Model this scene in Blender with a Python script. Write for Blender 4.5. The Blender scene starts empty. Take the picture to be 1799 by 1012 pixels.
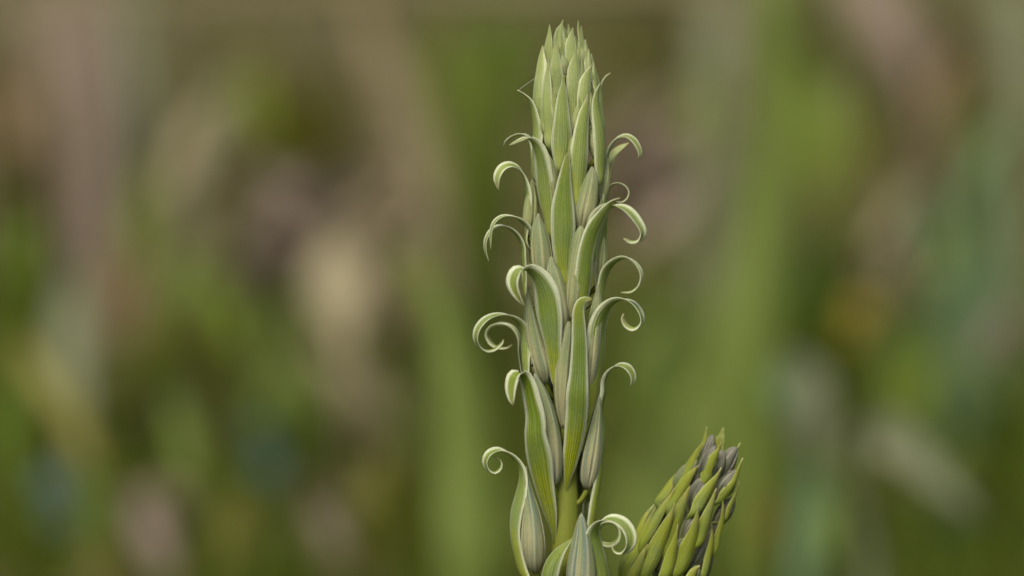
import bpy, math, random
import numpy as np
from mathutils import Vector, Matrix, Quaternion

# ------------------------------------------------------------------ camera, sky, sun, exposure
SC = bpy.context.scene
COL = SC.collection
R = math.radians
PITCH, LEAN = R(9.0), R(8.0)
CAMZ, FOC, LENS = 0.60, 0.81, 90.0
cam_data = bpy.data.cameras.new("camera")
cam_data.lens = LENS; cam_data.sensor_width = 36.0
cam_data.clip_start = 0.01; cam_data.clip_end = 2000
cam_data.dof.use_dof = True
cam_data.dof.focus_distance = 0.803
cam_data.dof.aperture_fstop = 2.7
cam = bpy.data.objects.new("camera", cam_data)
cam.location = (0, 0, CAMZ); cam.rotation_euler = (R(90) - PITCH, 0, 0)
COL.objects.link(cam); SC.camera = cam

SUN_EL, SUN_AZ = R(58), R(205)          # high, behind the camera's left shoulder, seen through cloud
w = bpy.data.worlds.new("World"); SC.world = w; w.use_nodes = True
nt = w.node_tree; nt.nodes.clear()
sky = nt.nodes.new("ShaderNodeTexSky"); sky.sky_type = 'NISHITA'; sky.sun_disc = False
sky.sun_elevation = SUN_EL; sky.sun_rotation = SUN_AZ
sky.air_density = 1.0; sky.dust_density = 5.0; sky.ozone_density = 0.6
bg = nt.nodes.new("ShaderNodeBackground"); bg.inputs[1].default_value = 0.07
wo = nt.nodes.new("ShaderNodeOutputWorld")
nt.links.new(sky.outputs[0], bg.inputs[0]); nt.links.new(bg.outputs[0], wo.inputs[0])
sd = bpy.data.lights.new("sun", 'SUN'); sd.energy = 1.5; sd.angle = R(24); sd.color = (1.0, 0.93, 0.80)
so = bpy.data.objects.new("sun", sd); COL.objects.link(so)
sdir = Vector((math.sin(SUN_AZ) * math.cos(SUN_EL), math.cos(SUN_AZ) * math.cos(SUN_EL), math.sin(SUN_EL)))
so.rotation_euler = (-sdir).to_track_quat('-Z', 'Y').to_euler()
so.location = (0, 0, 5)
SC.view_settings.view_transform = 'Standard'; SC.view_settings.look = 'None'
SC.view_settings.gamma = 1.0; SC.view_settings.exposure = 1.0
SC.view_settings.use_curve_mapping = False
SC.cycles.use_denoising = True

# ------------------------------------------------------------------ helpers
rnd = random.Random(11)
TX = 18.0 / LENS
S = FOC * TX / 899.5                     # metres per photograph pixel at the flower spike
F_ = Vector((0, math.cos(PITCH), -math.sin(PITCH)))
U_ = Vector((0, math.sin(PITCH), math.cos(PITCH)))
YC = FOC * math.cos(PITCH); ZC = CAMZ - FOC * math.sin(PITCH)
def ray(px, py):
    return F_ + Vector((1, 0, 0)) * ((px - 899.5) / 899.5 * TX) + U_ * ((506 - py) / 899.5 * TX)
def P(px, py, d=0.0):
    """a point of the flower spike: d pixels in front of the (slightly leaning) plane of its stem"""
    k = ray(px, py); tl = math.tan(LEAN)
    t = (YC + (CAMZ - ZC) * tl - d * S) / (k.y - k.z * tl)
    return Vector((0, 0, CAMZ)) + k * t
def PD(px, py, D):
    k = ray(px, py); t = D / k.y
    return Vector((0, 0, CAMZ)) + k * t

def interp(a, n, smooth=True):
    """resample the rows of a to n rows along their index (Catmull-Rom by chord length of the first 2 or 3 columns)"""
    a = np.asarray(a, float)
    k = min(3, a.shape[1])
    seg = np.sqrt(((a[1:, :k] - a[:-1, :k]) ** 2).sum(1)); seg[seg < 1e-9] = 1e-9
    s = np.concatenate([[0], np.cumsum(seg)])
    m = np.zeros_like(a)
    m[1:-1] = (a[2:] - a[:-2]) / (s[2:] - s[:-2])[:, None]
    m[0] = (a[1] - a[0]) / (s[1] - s[0]); m[-1] = (a[-1] - a[-2]) / (s[-1] - s[-2])
    q = np.linspace(0, s[-1], n)
    i = np.clip(np.searchsorted(s, q, side='right') - 1, 0, len(s) - 2)
    h = (s[i + 1] - s[i])[:, None]; t = ((q - s[i])[:, None]) / h
    h00 = 2 * t**3 - 3 * t**2 + 1; h10 = t**3 - 2 * t**2 + t; h01 = -2 * t**3 + 3 * t**2; h11 = t**3 - t**2
    return h00 * a[i] + h10 * h * m[i] + h01 * a[i + 1] + h11 * h * m[i + 1]

def link_mesh(name, verts, faces, mat, parent=None, uv=None, smooth=True):
    me = bpy.data.meshes.new(name)
    me.from_pydata([tuple(v) for v in verts], [], faces)
    if uv is not None:
        lay = me.uv_layers.new(name="UVMap")
        idx = np.empty(len(me.loops), int); me.loops.foreach_get("vertex_index", idx)
        lay.data.foreach_set("uv", np.asarray(uv, np.float32)[idx].ravel())
    if smooth:
        me.polygons.foreach_set("use_smooth", [True] * len(me.polygons))
    me.materials.append(mat); me.update()
    o = bpy.data.objects.new(name, me); COL.objects.link(o)
    if parent is not None:
        o.parent = parent
        o.matrix_parent_inverse = Matrix.Translation(-parent.location)
    return o
def empty(name, loc):
    e = bpy.data.objects.new(name, None); e.location = loc; e.empty_display_size = 0.02
    COL.objects.link(e); return e
def tag(o, label=None, cat=None, group=None, kind=None):
    for k, v in (("label", label), ("category", cat), ("group", group), ("kind", kind)):
        if v: o[k] = v
    return o

def ribbon(name, pts, wid, az, mat, parent, thick=0.00035, cup=0.22, ripple=0.02, twist=(0, 0), n=34, nu=9, seed=0):
    """a leaf blade with body: closed channelled strip along pts; az = compass of its outer face (0 = to the camera)"""
    rr = random.Random(seed * 7 + 3)
    a = np.hstack([np.array([tuple(p) for p in pts]), np.array(wid)[:, None], np.array(az)[:, None]])
    a = interp(a, n)
    C = a[:, :3]; W = np.maximum(a[:, 3], wid[-1] * 0.3 + 1e-5); A = np.radians(a[:, 4])
    T = np.gradient(C, axis=0); T /= np.linalg.norm(T, axis=1)[:, None]
    W0 = np.stack([np.cos(A), np.sin(A), 0 * A], 1)
    W0 -= (W0 * T).sum(1)[:, None] * T; W0 /= np.linalg.norm(W0, axis=1)[:, None]
    N = np.cross(W0, T)
    tw = np.radians(np.linspace(twist[0], twist[1], n))[:, None]
    W0, N = W0 * np.cos(tw) + N * np.sin(tw), N * np.cos(tw) - W0 * np.sin(tw)
    us = np.linspace(-1, 1, nu)
    ph1, ph2 = rr.uniform(0, 6.3), rr.uniform(0, 6.3)
    fr = rr.uniform(9, 15)
    verts, uv = [], []
    for i in range(n):
        v = i / (n - 1)
        cu = cup * W[i] * (1 - 0.35 * v)
        ring = []
        for side in (0, 1):
            for u in (us if side == 0 else us[::-1]):
                ph = ph1 if u < 0 else ph2
                h = -cu * u * u + ripple * W[i] * abs(u) ** 3 * math.sin(fr * v + ph) - 0.02 * W[i] * (1 - abs(u)) * (side == 0) * math.exp(-(u * 8) ** 2)
                hw = 0.5 * W[i] * u * (1 - 0.10 * cup * abs(u))
                if side: h -= thick * (1 - 0.55 * abs(u) ** 2)
                verts.append(C[i] + W0[i] * hw + N[i] * h); uv.append(((u + 1) / 2, v))
    m = 2 * nu
    faces = []
    for i in range(n - 1):
        for j in range(m):
            k = (j + 1) % m
            faces.append((i * m + j, i * m + k, (i + 1) * m + k, (i + 1) * m + j))
    faces.append(tuple(range(m - 1, -1, -1))); faces.append(tuple((n - 1) * m + j for j in range(m)))
    return link_mesh(name, verts, faces, mat, parent, uv)

def frame_along(C, az):
    T = np.gradient(C, axis=0); T /= np.linalg.norm(T, axis=1)[:, None]
    W0 = np.tile(np.array([math.cos(az), math.sin(az), 0.0]), (len(C), 1))
    W0 -= (W0 * T).sum(1)[:, None] * T; W0 /= np.linalg.norm(W0, axis=1)[:, None]
    return T, W0, np.cross(W0, T)

def tube(name, pts, wid, mat, parent=None, n=24, m=14, flute=0.0, seed=0):
    a = interp(np.hstack([np.array([tuple(p) for p in pts]), np.array(wid)[:, None]]), n)
    T, W0, N = frame_along(a[:, :3], 0.0)
    verts, uv, faces = [], [], []
    for i in range(n):
        for j in range(m):
            q = 2 * math.pi * j / m
            r = a[i, 3] / 2 * (1 + flute * math.cos(5 * q + seed))
            verts.append(a[i, :3] + (W0[i] * math.sin(q) + N[i] * math.cos(q)) * r); uv.append((j / m, i / (n - 1)))
    for i in range(n - 1):
        for j in range(m):
            k = (j + 1) % m
            faces.append((i * m + j, i * m + k, (i + 1) * m + k, (i + 1) * m + j))
    faces.append(tuple(range(m - 1, -1, -1))); faces.append(tuple((n - 1) * m + j for j in range(m)))
    return link_mesh(name, verts, faces, mat, parent, uv)

def bud(pts, wid, az, parent, m_core, m_tepal, m_ped, ped_to, rot=0.0, n=22, keel=0.06, ped_w=0.0016):
    """closed flower bud: a core wrapped by three keeled tepals, on a short stalk"""
    a = interp(np.hstack([np.array([tuple(p) for p in pts]), np.array(wid)[:, None]]), n)
    C = a[:, :3]; Wd = np.maximum(a[:, 3], 0.0004)
    T, W0, N = frame_along(C, math.radians(az))
    m = 18
    lr = random.Random(int(abs(C[0][0] * 1e6) + abs(C[0][2] * 1e5))); f1, f2, f3 = [lr.uniform(0, 6.3) for _ in range(3)]
    def ringp(i, q, r):
        v = i / (n - 1)
        r = r * (1 + 0.035 * math.sin(2 * q + f1 + 3 * v) + 0.025 * math.sin(5 * q + f2) * math.sin(4 * v + f3))
        return ringp0(i, q + 0.35 * math.sin(f3) * v, r)
    def ringp0(i, q, r): return C[i] + (W0[i] * math.sin(q) + N[i] * math.cos(q)) * r
    verts, uv, faces = [], [], []
    for i in range(n):
        for j in range(m):
            q = 2 * math.pi * j / m
            verts.append(ringp(i, q, Wd[i] / 2 * 0.93 * (1 + 0.03 * math.cos(3 * (q - rot) + math.pi)))); uv.append(((3 * j / m) % 1.0, i / (n - 1)))
    for i in range(n - 1):
        for j in range(m):
            k = (j + 1) % m
            faces.append((i * m + j, i * m + k, (i + 1) * m + k, (i + 1) * m + j))
    faces.append(tuple(range(m - 1, -1, -1))); faces.append(tuple((n - 1) * m + j for j in range(m)))
    core = link_mesh("bud", verts, faces, m_core, parent, uv)
    th = 0.0003
    for k3 in range(3):
        c0 = rot + k3 * 2 * math.pi / 3; half = math.radians(57)
        nu = 11; us = np.linspace(-1, 1, nu)
        verts, uv, faces = [], [], []
        for i in range(n):
            v = i / (n - 1)
            hf = half * (1 - 0.12 * v)
            for side in (0, 1):
                for u in (us if side == 0 else us[::-1]):
                    r = Wd[i] / 2 * (1.0 + keel * math.exp(-(u * 5) ** 2) + 0.03 * (1 - u * u) - 0.02 * math.exp(-((abs(u) - .35) * 6) ** 2))
                    if side: r = min(r - th, Wd[i] / 2 * 0.95)
                    verts.append(ringp(i, c0 + hf * u, r)); uv.append(((u + 1) / 2, v))
        mm = 2 * nu
        for i in range(n - 1):
            for j in range(mm):
                k = (j + 1) % mm
                faces.append((i * mm + j, i * mm + k, (i + 1) * mm + k, (i + 1) * mm + j))
        faces.append(tuple(range(mm - 1, -1, -1))); faces.append(tuple((n - 1) * mm + j for j in range(mm)))
        t = link_mesh("tepal", verts, faces, m_tepal, None, uv)
        t.parent = core
    b0 = Vector(C[0]); b1 = Vector(C[1])
    inner = Vector(ped_to)
    mid = (b0 * 0.55 + inner * 0.45); mid.z -= 0.002
    p = tube("pedicel", [inner, mid, b0 - (b1 - b0).normalized() * 0.0002, b1], [ped_w * 1.1, ped_w, ped_w * 1.15, ped_w], m_ped, None, n=8, m=8)
    p.parent = core
    return core

# ------------------------------------------------------------------ materials
def newmat(name):
    m = bpy.data.materials.new(name); m.use_nodes = True
    t = m.node_tree; t.nodes.clear()
    return m, t
def nd(t, kind, **kw):
    x = t.nodes.new(kind)
    for k, v in kw.items(): setattr(x, k, v)
    return x
def ramp(t, fac, stops, interp_='LINEAR'):
    r = nd(t, "ShaderNodeValToRGB"); r.color_ramp.interpolation = interp_
    e = r.color_ramp.elements
    while len(e) > 1: e.remove(e[-1])
    e[0].position = stops[0][0]; e[0].color = (*stops[0][1], 1)
    for p, c in stops[1:]:
        x = e.new(p); x.color = (*c, 1)
    t.links.new(fac, r.inputs[0]); return r.outputs[0]
def math_(t, op, a, b=None, c=None):
    x = nd(t, "ShaderNodeMath", operation=op)
    for i, v in enumerate((a, b, c)):
        if v is None: continue
        if isinstance(v, (int, float)): x.inputs[i].default_value = v
        else: t.links.new(v, x.inputs[i])
    return x.outputs[0]
def mix(t, fac, a, b, mode='MIX'):
    x = nd(t, "ShaderNodeMix", data_type='RGBA', blend_type=mode)
    for i, v in ((0, fac), (6, a), (7, b)):
        if isinstance(v, (int, float)): x.inputs[i].default_value = v
        elif isinstance(v, tuple): x.inputs[i].default_value = (*v, 1)
        else: t.links.new(v, x.inputs[i])
    return x.outputs[2]
def noise(t, scale, detail=3, vec=None, rough=0.6):
    x = nd(t, "ShaderNodeTexNoise"); x.inputs['Scale'].default_value = scale
    x.inputs['Detail'].default_value = detail; x.inputs['Roughness'].default_value = rough
    if vec is not None: t.links.new(vec, x.inputs['Vector'])
    return x.outputs[0]
def finish(t, col, rough=0.5, spec=0.3, trans=0.0, tcol=None, bump=None, bdist=0.0003, bstr=0.5):
    p = nd(t, "ShaderNodeBsdfPrincipled"); out = nd(t, "ShaderNodeOutputMaterial")
    t.links.new(col, p.inputs['Base Color']) if not isinstance(col, tuple) else setattr(p.inputs['Base Color'], 'default_value', (*col, 1))
    p.inputs['Roughness'].default_value = rough; p.inputs['Specular IOR Level'].default_value = spec
    if bump is not None:
        b = nd(t, "ShaderNodeBump"); b.inputs['Distance'].default_value = bdist; b.inputs['Strength'].default_value = bstr
        t.links.new(bump, b.inputs['Height']); t.links.new(b.outputs[0], p.inputs['Normal'])
    if trans > 0:
        tr = nd(t, "ShaderNodeBsdfTranslucent"); ms = nd(t, "ShaderNodeMixShader"); ms.inputs[0].default_value = trans
        c = tcol if tcol is not None else col
        t.links.new(c, tr.inputs[0]) if not isinstance(c, tuple) else setattr(tr.inputs[0], 'default_value', (*c, 1))
        t.links.new(p.outputs[0], ms.inputs[1]); t.links.new(tr.outputs[0], ms.inputs[2]); t.links.new(ms.outputs[0], out.inputs[0])
    else:
        t.links.new(p.outputs[0], out.inputs[0])

def bract_material(name, green, margin, margin_at=(0.58, 0.98), vein=0.42, nvein=8, pale=(0.51, 0.56, 0.27), tipc=(0.44, 0.42, 0.22)):
    m, t = newmat(name)
    uv = nd(t, "ShaderNodeUVMap").outputs[0]
    sp = nd(t, "ShaderNodeSeparateXYZ"); t.links.new(uv, sp.inputs[0]); u, v = sp.outputs[0], sp.outputs[1]
    tex = nd(t, "ShaderNodeTexCoord").outputs['Object']
    oi = nd(t, "ShaderNodeObjectInfo")
    n1 = noise(t, 90, 3, tex); n2 = noise(t, 1500, 4, tex, 0.75)
    vv = math_(t, 'ADD', v, math_(t, 'MULTIPLY', math_(t, 'SUBTRACT', n1, 0.5), 0.35))
    col = ramp(t, vv, green)
    # cooler, bluish bloom in patches
    bl = math_(t, 'MULTIPLY', math_(t, 'SMOOTH_MIN', math_(t, 'MAXIMUM', math_(t, 'SUBTRACT', n1, 0.48), 0.0), 0.25, 0.1), 2.4)
    col = mix(t, bl, col, (0.17, 0.24, 0.11))
    au = math_(t, 'ABSOLUTE', math_(t, 'SUBTRACT', math_(t, 'MULTIPLY', u, 2.0), 1.0))
    # fine streaks stretched along the blade
    mp = nd(t, "ShaderNodeCombineXYZ"); t.links.new(math_(t, 'MULTIPLY', u, 26.0), mp.inputs[0]); t.links.new(math_(t, 'MULTIPLY', v, 2.2), mp.inputs[1])
    t.links.new(math_(t, 'MULTIPLY', oi.outputs['Random'], 50.0), mp.inputs[2])
    st = noise(t, 1.0, 2, mp.outputs[0])
    wav = math_(t, 'SINE', math_(t, 'MULTIPLY', u, nvein * 2 * math.pi))
    wv = math_(t, 'POWER', math_(t, 'ADD', math_(t, 'MULTIPLY', wav, 0.5), 0.5), 2.0)
    dark = mix(t, math_(t, 'MULTIPLY', wv, vein), col, (0.055, 0.10, 0.018))
    col = mix(t, math_(t, 'MULTIPLY', math_(t, 'MAXIMUM', math_(t, 'SUBTRACT', st, 0.5), 0.0), 1.6), dark, pale)
    sc = nd(t, "ShaderNodeSeparateColor"); t.links.new(oi.outputs['Color'], sc.inputs[0])
    cv = nd(t, "ShaderNodeMapRange", interpolation_type='SMOOTHSTEP'); t.links.new(v, cv.inputs[0]); cv.inputs[1].default_value = 0.5; cv.inputs[2].default_value = 0.75
    shift = math_(t, 'MULTIPLY', math_(t, 'MULTIPLY', cv.outputs[0], sc.outputs[2]), 0.22)
    mr = nd(t, "ShaderNodeMapRange", interpolation_type='SMOOTHSTEP')
    wob = math_(t, 'ADD', math_(t, 'ADD', au, shift), math_(t, 'MULTIPLY', math_(t, 'SUBTRACT', st, 0.5), 0.25))
    t.links.new(wob, mr.inputs[0]); mr.inputs[1].default_value = margin_at[0]; mr.inputs[2].default_value = margin_at[1]
    col = mix(t, mr.outputs[0], col, margin)
    # young bracts are paler (object colour, red channel)
    col = mix(t, sc.outputs[0], col, pale)
    tipf = nd(t, "ShaderNodeMapRange", interpolation_type='SMOOTHSTEP'); t.links.new(math_(t, 'ADD', v, math_(t, 'MULTIPLY', math_(t, 'SUBTRACT', oi.outputs['Random'], 0.5), 0.05)), tipf.inputs[0]); tipf.inputs[1].default_value = 0.955; tipf.inputs[2].default_value = 1.0
    col = mix(t, math_(t, 'MULTIPLY', tipf.outputs[0], 0.75), col, tipc)
    hs = nd(t, "ShaderNodeHueSaturation"); hs.inputs['Saturation'].default_value = 1.07
    t.links.new(math_(t, 'ADD', math_(t, 'ADD', 0.72, math_(t, 'MULTIPLY', n2, 0.68)), math_(t, 'MULTIPLY', oi.outputs['Random'], 0.14)), hs.inputs['Value'])
    t.links.new(col, hs.inputs['Color'])
    h = math_(t, 'ADD', math_(t, 'ADD', math_(t, 'MULTIPLY', wv, -0.6), math_(t, 'MULTIPLY', st, 0.8)), math_(t, 'MULTIPLY', n2, 0.5))
    finish(t, hs.outputs[0], 0.46, 0.34, 0.28, None, h, 0.00022, 0.7)
    return m
BR = bract_material("bract_pale_margin",
    [(0.0, (0.29, 0.345, 0.022)), (0.22, (0.31, 0.35, 0.03)), (0.45, (0.20, 0.275, 0.05)), (0.75, (0.145, 0.215, 0.02)), (1.0, (0.28, 0.33, 0.06))],
    (0.60, 0.64, 0.45))
BR2 = bract_material("bract_yellow_green",
    [(0.0, (0.12, 0.17, 0.02)), (0.4, (0.19, 0.24, 0.03)), (0.8, (0.29, 0.325, 0.045)), (1.0, (0.50, 0.46, 0.16))],
    (0.40, 0.43, 0.15), (0.72, 1.05), 0.25, 7, (0.34, 0.38, 0.12), (0.64, 0.63, 0.34))

def tepal_material(name, along, mid, edge, green_tip, stripe=0.6):
    m, t = newmat(name)
    uv = nd(t, "ShaderNodeUVMap").outputs[0]
    sp = nd(t, "ShaderNodeSeparateXYZ"); t.links.new(uv, sp.inputs[0]); u, v = sp.outputs[0], sp.outputs[1]
    tex = nd(t, "ShaderNodeTexCoord").outputs['Object']; oi = nd(t, "ShaderNodeObjectInfo")
    n1 = noise(t, 110, 3, tex); n3 = noise(t, 1500, 4, tex, 0.75)
    col = ramp(t, math_(t, 'ADD', v, math_(t, 'MULTIPLY', math_(t, 'SUBTRACT', n1, 0.5), 0.4)), along)
    au = math_(t, 'ABSOLUTE', math_(t, 'SUBTRACT', math_(t, 'MULTIPLY', u, 2.0), 1.0))
    mp = nd(t, "ShaderNodeCombineXYZ"); t.links.new(math_(t, 'MULTIPLY', u, 14.0), mp.inputs[0]); t.links.new(math_(t, 'MULTIPLY', v, 1.4), mp.inputs[1])
    t.links.new(math_(t, 'MULTIPLY', oi.outputs['Random'], 50.0), mp.inputs[2])
    st = noise(t, 1.0, 3, mp.outputs[0])
    mq = nd(t, "ShaderNodeCombineXYZ"); t.links.new(math_(t, 'MULTIPLY', u, 4.2), mq.inputs[0]); t.links.new(math_(t, 'MULTIPLY', v, 1.1), mq.inputs[1])
    t.links.new(math_(t, 'MULTIPLY', oi.outputs['Random'], 91.0), mq.inputs[2])
    f = math_(t, 'MULTIPLY', math_(t, 'MULTIPLY', math_(t, 'MAXIMUM', math_(t, 'SUBTRACT', noise(t, 1.0, 2, mq.outputs[0]), 0.44), 0.0), 5.0), stripe)
    f = nd_clamp(t, f)
    s0 = nd(t, "ShaderNodeSeparateColor"); t.links.new(oi.outputs['Color'], s0.inputs[0])
    f = nd_clamp(t, math_(t, 'MULTIPLY', f, math_(t, 'ADD', 1.0, math_(t, 'MULTIPLY', s0.outputs[0], 0.9))))
    col = mix(t, f, col, mix(t, s0.outputs[0], mid, (0.12, 0.18, 0.155)))
    mr = nd(t, "ShaderNodeMapRange", interpolation_type='SMOOTHSTEP'); t.links.new(au, mr.inputs[0]); mr.inputs[1].default_value = 0.78; mr.inputs[2].default_value = 0.98
    col = mix(t, math_(t, 'MULTIPLY', mr.outputs[0], 0.75), col, edge)
    kl = nd(t, "ShaderNodeMapRange", interpolation_type='SMOOTHSTEP'); t.links.new(au, kl.inputs[0]); kl.inputs[1].default_value = 0.16; kl.inputs[2].default_value = 0.02
    col = mix(t, math_(t, 'MULTIPLY', kl.outputs[0], 0.6), col, edge)
    col = mix(t, math_(t, 'MULTIPLY', math_(t, 'MAXIMUM', math_(t, 'SUBTRACT', st, 0.5), 0.0), 1.4), col, edge)
    sc = nd(t, "ShaderNodeSeparateColor"); t.links.new(oi.outputs['Color'], sc.inputs[0])
    col = mix(t, sc.outputs[1], col, green_tip)
    hv = nd(t, "ShaderNodeHueSaturation"); t.links.new(col, hv.inputs['Color']); t.links.new(math_(t, 'ADD', 0.68, math_(t, 'MULTIPLY', n3, 0.64)), hv.inputs['Value'])
    finish(t, hv.outputs[0], 0.52, 0.3, 0.12, None, math_(t, 'ADD', st, math_(t, 'MULTIPLY', n3, 0.4)), 0.0003, 0.7)
    return m
def nd_clamp(t, v):
    x = nd(t, "ShaderNodeClamp"); t.links.new(v, x.inputs[0]); return x.outputs[0]
TP = tepal_material("tepal_grey_green", [(0.0, (0.31, 0.29, 0.17)), (0.35, (0.34, 0.335, 0.17)), (0.7, (0.23, 0.275, 0.12)), (1.0, (0.22, 0.25, 0.13))],
                    (0.13, 0.20, 0.12), (0.44, 0.44, 0.27), (0.25, 0.30, 0.06), 0.6)
TP2 = tepal_material("tepal_mauve_grey", [(0.0, (0.09, 0.11, 0.035)), (0.4, (0.105, 0.115, 0.065)), (0.75, (0.145, 0.145, 0.10)), (1.0, (0.23, 0.215, 0.165))],
                     (0.030, 0.038, 0.024), (0.33, 0.32, 0.24), (0.15, 0.2, 0.05), 0.8)
def stem_material(name, a, b):
    m, t = newmat(name)
    tex = nd(t, "ShaderNodeTexCoord").outputs['Object']
    uv = nd(t, "ShaderNodeUVMap").outputs[0]
    mp = nd(t, "ShaderNodeMapping"); mp.inputs['Scale'].default_value = (40, 3, 1); t.links.new(uv, mp.inputs[0])
    n = noise(t, 1.0, 3, mp.outputs[0]); n2 = noise(t, 900, 2, tex)
    col = mix(t, math_(t, 'ADD', math_(t, 'MULTIPLY', n, 0.7), math_(t, 'MULTIPLY', n2, 0.3)), a, b)
    finish(t, col, 0.42, 0.35, 0.0, None, n, 0.0002, 0.4)
    return m
ST = stem_material("stem_green", (0.125, 0.155, 0.015), (0.225, 0.25, 0.04))
ST2 = stem_material("stem_dark_green", (0.07, 0.11, 0.02), (0.13, 0.17, 0.04))

# ------------------------------------------------------------------ ground
def ground_material():
    m, t = newmat("soil_and_moss")
    tex = nd(t, "ShaderNodeTexCoord").outputs['Object']
    big = noise(t, 1.7, 4, tex); sm = noise(t, 22, 5, tex)
    soil = mix(t, sm, (0.045, 0.034, 0.015), (0.14, 0.105, 0.06))
    moss = mix(t, sm, (0.035, 0.045, 0.003), (0.085, 0.095, 0.009))
    f = nd(t, "ShaderNodeMapRange", interpolation_type='SMOOTHSTEP'); t.links.new(big, f.inputs[0]); f.inputs[1].default_value = 0.42; f.inputs[2].default_value = 0.58
    col = mix(t, f.outputs[0], soil, moss)
    finish(t, col, 0.9, 0.1, 0.0, None, sm, 0.02, 0.6)
    return m
def build_ground():
    n = 90; verts, faces = [], []
    xs = np.concatenate([-np.geomspace(600, 0.05, n // 2), [0], np.geomspace(0.05, 600, n // 2)])
    ys = np.concatenate([-np.geomspace(300, 0.3, 12), np.linspace(-0.2, 6, 50), np.geomspace(6.3, 900, 34)])
    g = random.Random(5)
    for y in ys:
        for x in xs:
            amp = 0.012 if abs(x) < 6 and y < 12 else 0.0
            verts.append((x, y, g.uniform(-amp, amp) - 0.004))
    nx = len(xs)
    for j in range(len(ys) - 1):
        for i in range(nx - 1):
            faces.append((j * nx + i, j * nx + i + 1, (j + 1) * nx + i + 1, (j + 1) * nx + i))
    tag(link_mesh("ground", verts, faces, ground_material()), kind="structure", label="mossy brown meadow soil under the plants")
build_ground()

# ------------------------------------------------------------------ the tall flower spike
K = 360 / 1518.0
OX = {'A': (820, 20), 'B': (820, 220), 'C': (820, 420), 'D': (820, 600), 'E': (820, 772)}
def Z(reg, x, y): return OX[reg][0] + x * K, OX[reg][1] + y * K
STEM = [(996, 1300, 50), (994, 1012, 50), (993, 930, 48), (992, 860, 46), (990, 760, 38), (989, 600, 32), (990, 400, 28), (991, 250, 22), (991, 150, 15), (991, 95, 7)]
def stem_x(py):
    for (x0, y0, _), (x1, y1, _) in zip(STEM, STEM[1:]):
        if y1 <= py <= y0: return x0 + (x1 - x0) * (y0 - py) / (y0 - y1)
    return 991 if py < 95 else 996
def stem_w(py):
    for (x0, y0, w0), (x1, y1, w1) in zip(STEM, STEM[1:]):
        if y1 <= py <= y0: return w0 + (w1 - w0) * (y0 - py) / (y0 - y1)
    return 7 if py < 95 else 50

g0 = P(1000, 1300, 0); g0 = Vector((g0.x + 0.004, g0.y - 0.012, 0.0))
SPIKE = tag(empty("flower_spike", g0), "tall pale green flower spike with outward curling bracts and closed buds", "flower spike")
tube("stem", [g0 - Vector((0, 0, 0.01))] + [P(x, y, 0) for x, y, _ in STEM], [58 * S] + [w_ * S for _, _, w_ in STEM], ST, SPIKE, n=60, m=20, flute=0.025)

cnt = [0]
def bract(reg, pts, d=None, az=(0, 0), root=True, pale=0.0, cup=0.22, twist=(0, 0), ripple=0.045, mat=None, n=None, thick=0.00035):
    """pts (x, y, full width) in the traced region; d = depth at base, middle, tip (px); az = facing at base and tip"""
    cnt[0] += 1
    q = [(*Z(reg, x, y), w_ * K) for x, y, w_ in pts]
    L = [0.0]
    for a, b in zip(q, q[1:]): L.append(L[-1] + math.hypot(b[0] - a[0], b[1] - a[1]))
    out, wid, azs = [], [], []
    curl = len(pts) >= 8 and max(abs(q_) for q_ in az) >= 38
    for (x, y, w_), l in zip(q, L):
        v = l / L[-1]
        aa = az[0] + (az[1] - az[0]) * v if len(az) == 2 else (az[0] + (az[1] - az[0]) * v * 2 if v < .5 else az[1] + (az[2] - az[1]) * (v * 2 - 1))
        if d is None:
            dep = (x - stem_x(y)) / math.tan(R(aa)) if abs(math.sin(R(aa))) > 0.05 else 40
        else:
            dep = d[0] + (d[1] - d[0]) * v * 2 if v < 0.5 else d[1] + (d[2] - d[1]) * (v * 2 - 1)
        f = 1 / max(0.5, abs(math.cos(R(aa))))
        vis = min(1.0, max(0.0, (v - 0.15) / 0.3))
        out.append((x, y, dep)); wid.append(w_ * S * (1 + (f - 1) * vis) * (1 + (0.28 * vis if curl and w_ > 12 * K else 0))); azs.append(aa)
    if root:
        x, y, dep = out[0]
        sx = stem_x(y + 30); rw = stem_w(y + 30) * 0.40
        ang = math.atan2(x - sx, max(dep, 1e-3) if dep > 0 else dep)
        out.insert(0, (sx + rw * math.sin(ang), y + 34, rw * math.cos(ang))); wid.insert(0, max(wid[0] * 0.6, 4 * S)); azs.insert(0, azs[0])
    if len(pts) >= 8 and twist == (0, 0) and max(abs(q_) for q_ in az) >= 38:
        twist = (0, random.Random(cnt[0]).uniform(-26, 26))
    o = ribbon("bract", [P(*p) for p in out], wid, azs, mat or BR, SPIKE, thick=thick, cup=cup, ripple=ripple, twist=twist,
               n=n or (30 + 3 * len(pts)), seed=cnt[0])
    o.color = (pale, 0, 1.0 if len(pts) >= 8 and max(abs(q_) for q_ in az) >= 38 else 0.0, 1)
    return o
def fbud(reg, pts, d, az=0, rot=0.0, green=0.0, keel=0.06, teal=0.0):
    cnt[0] += 1
    q = [(*Z(reg, x, y), w_ * K) for x, y, w_ in pts]
    n = len(q)
    p3 = [P(x, y, d[0] + (d[1] - d[0]) * i / (n - 1)) for i, (x, y, w_) in enumerate(q)]
    x, y, _ = q[0]; sx = stem_x(min(y + 28, 1290))
    c = bud(p3, [w_ * S for _, _, w_ in q], az, SPIKE, TP, TP, ST, P(sx + (x - sx) * 0.2, y + 28, d[0] * 0.2), rot=rot, keel=keel)
    c.color = (teal, green, 0, 1)
    for ch in c.children: ch.color = (teal, green, 0, 1)
    return c

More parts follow.
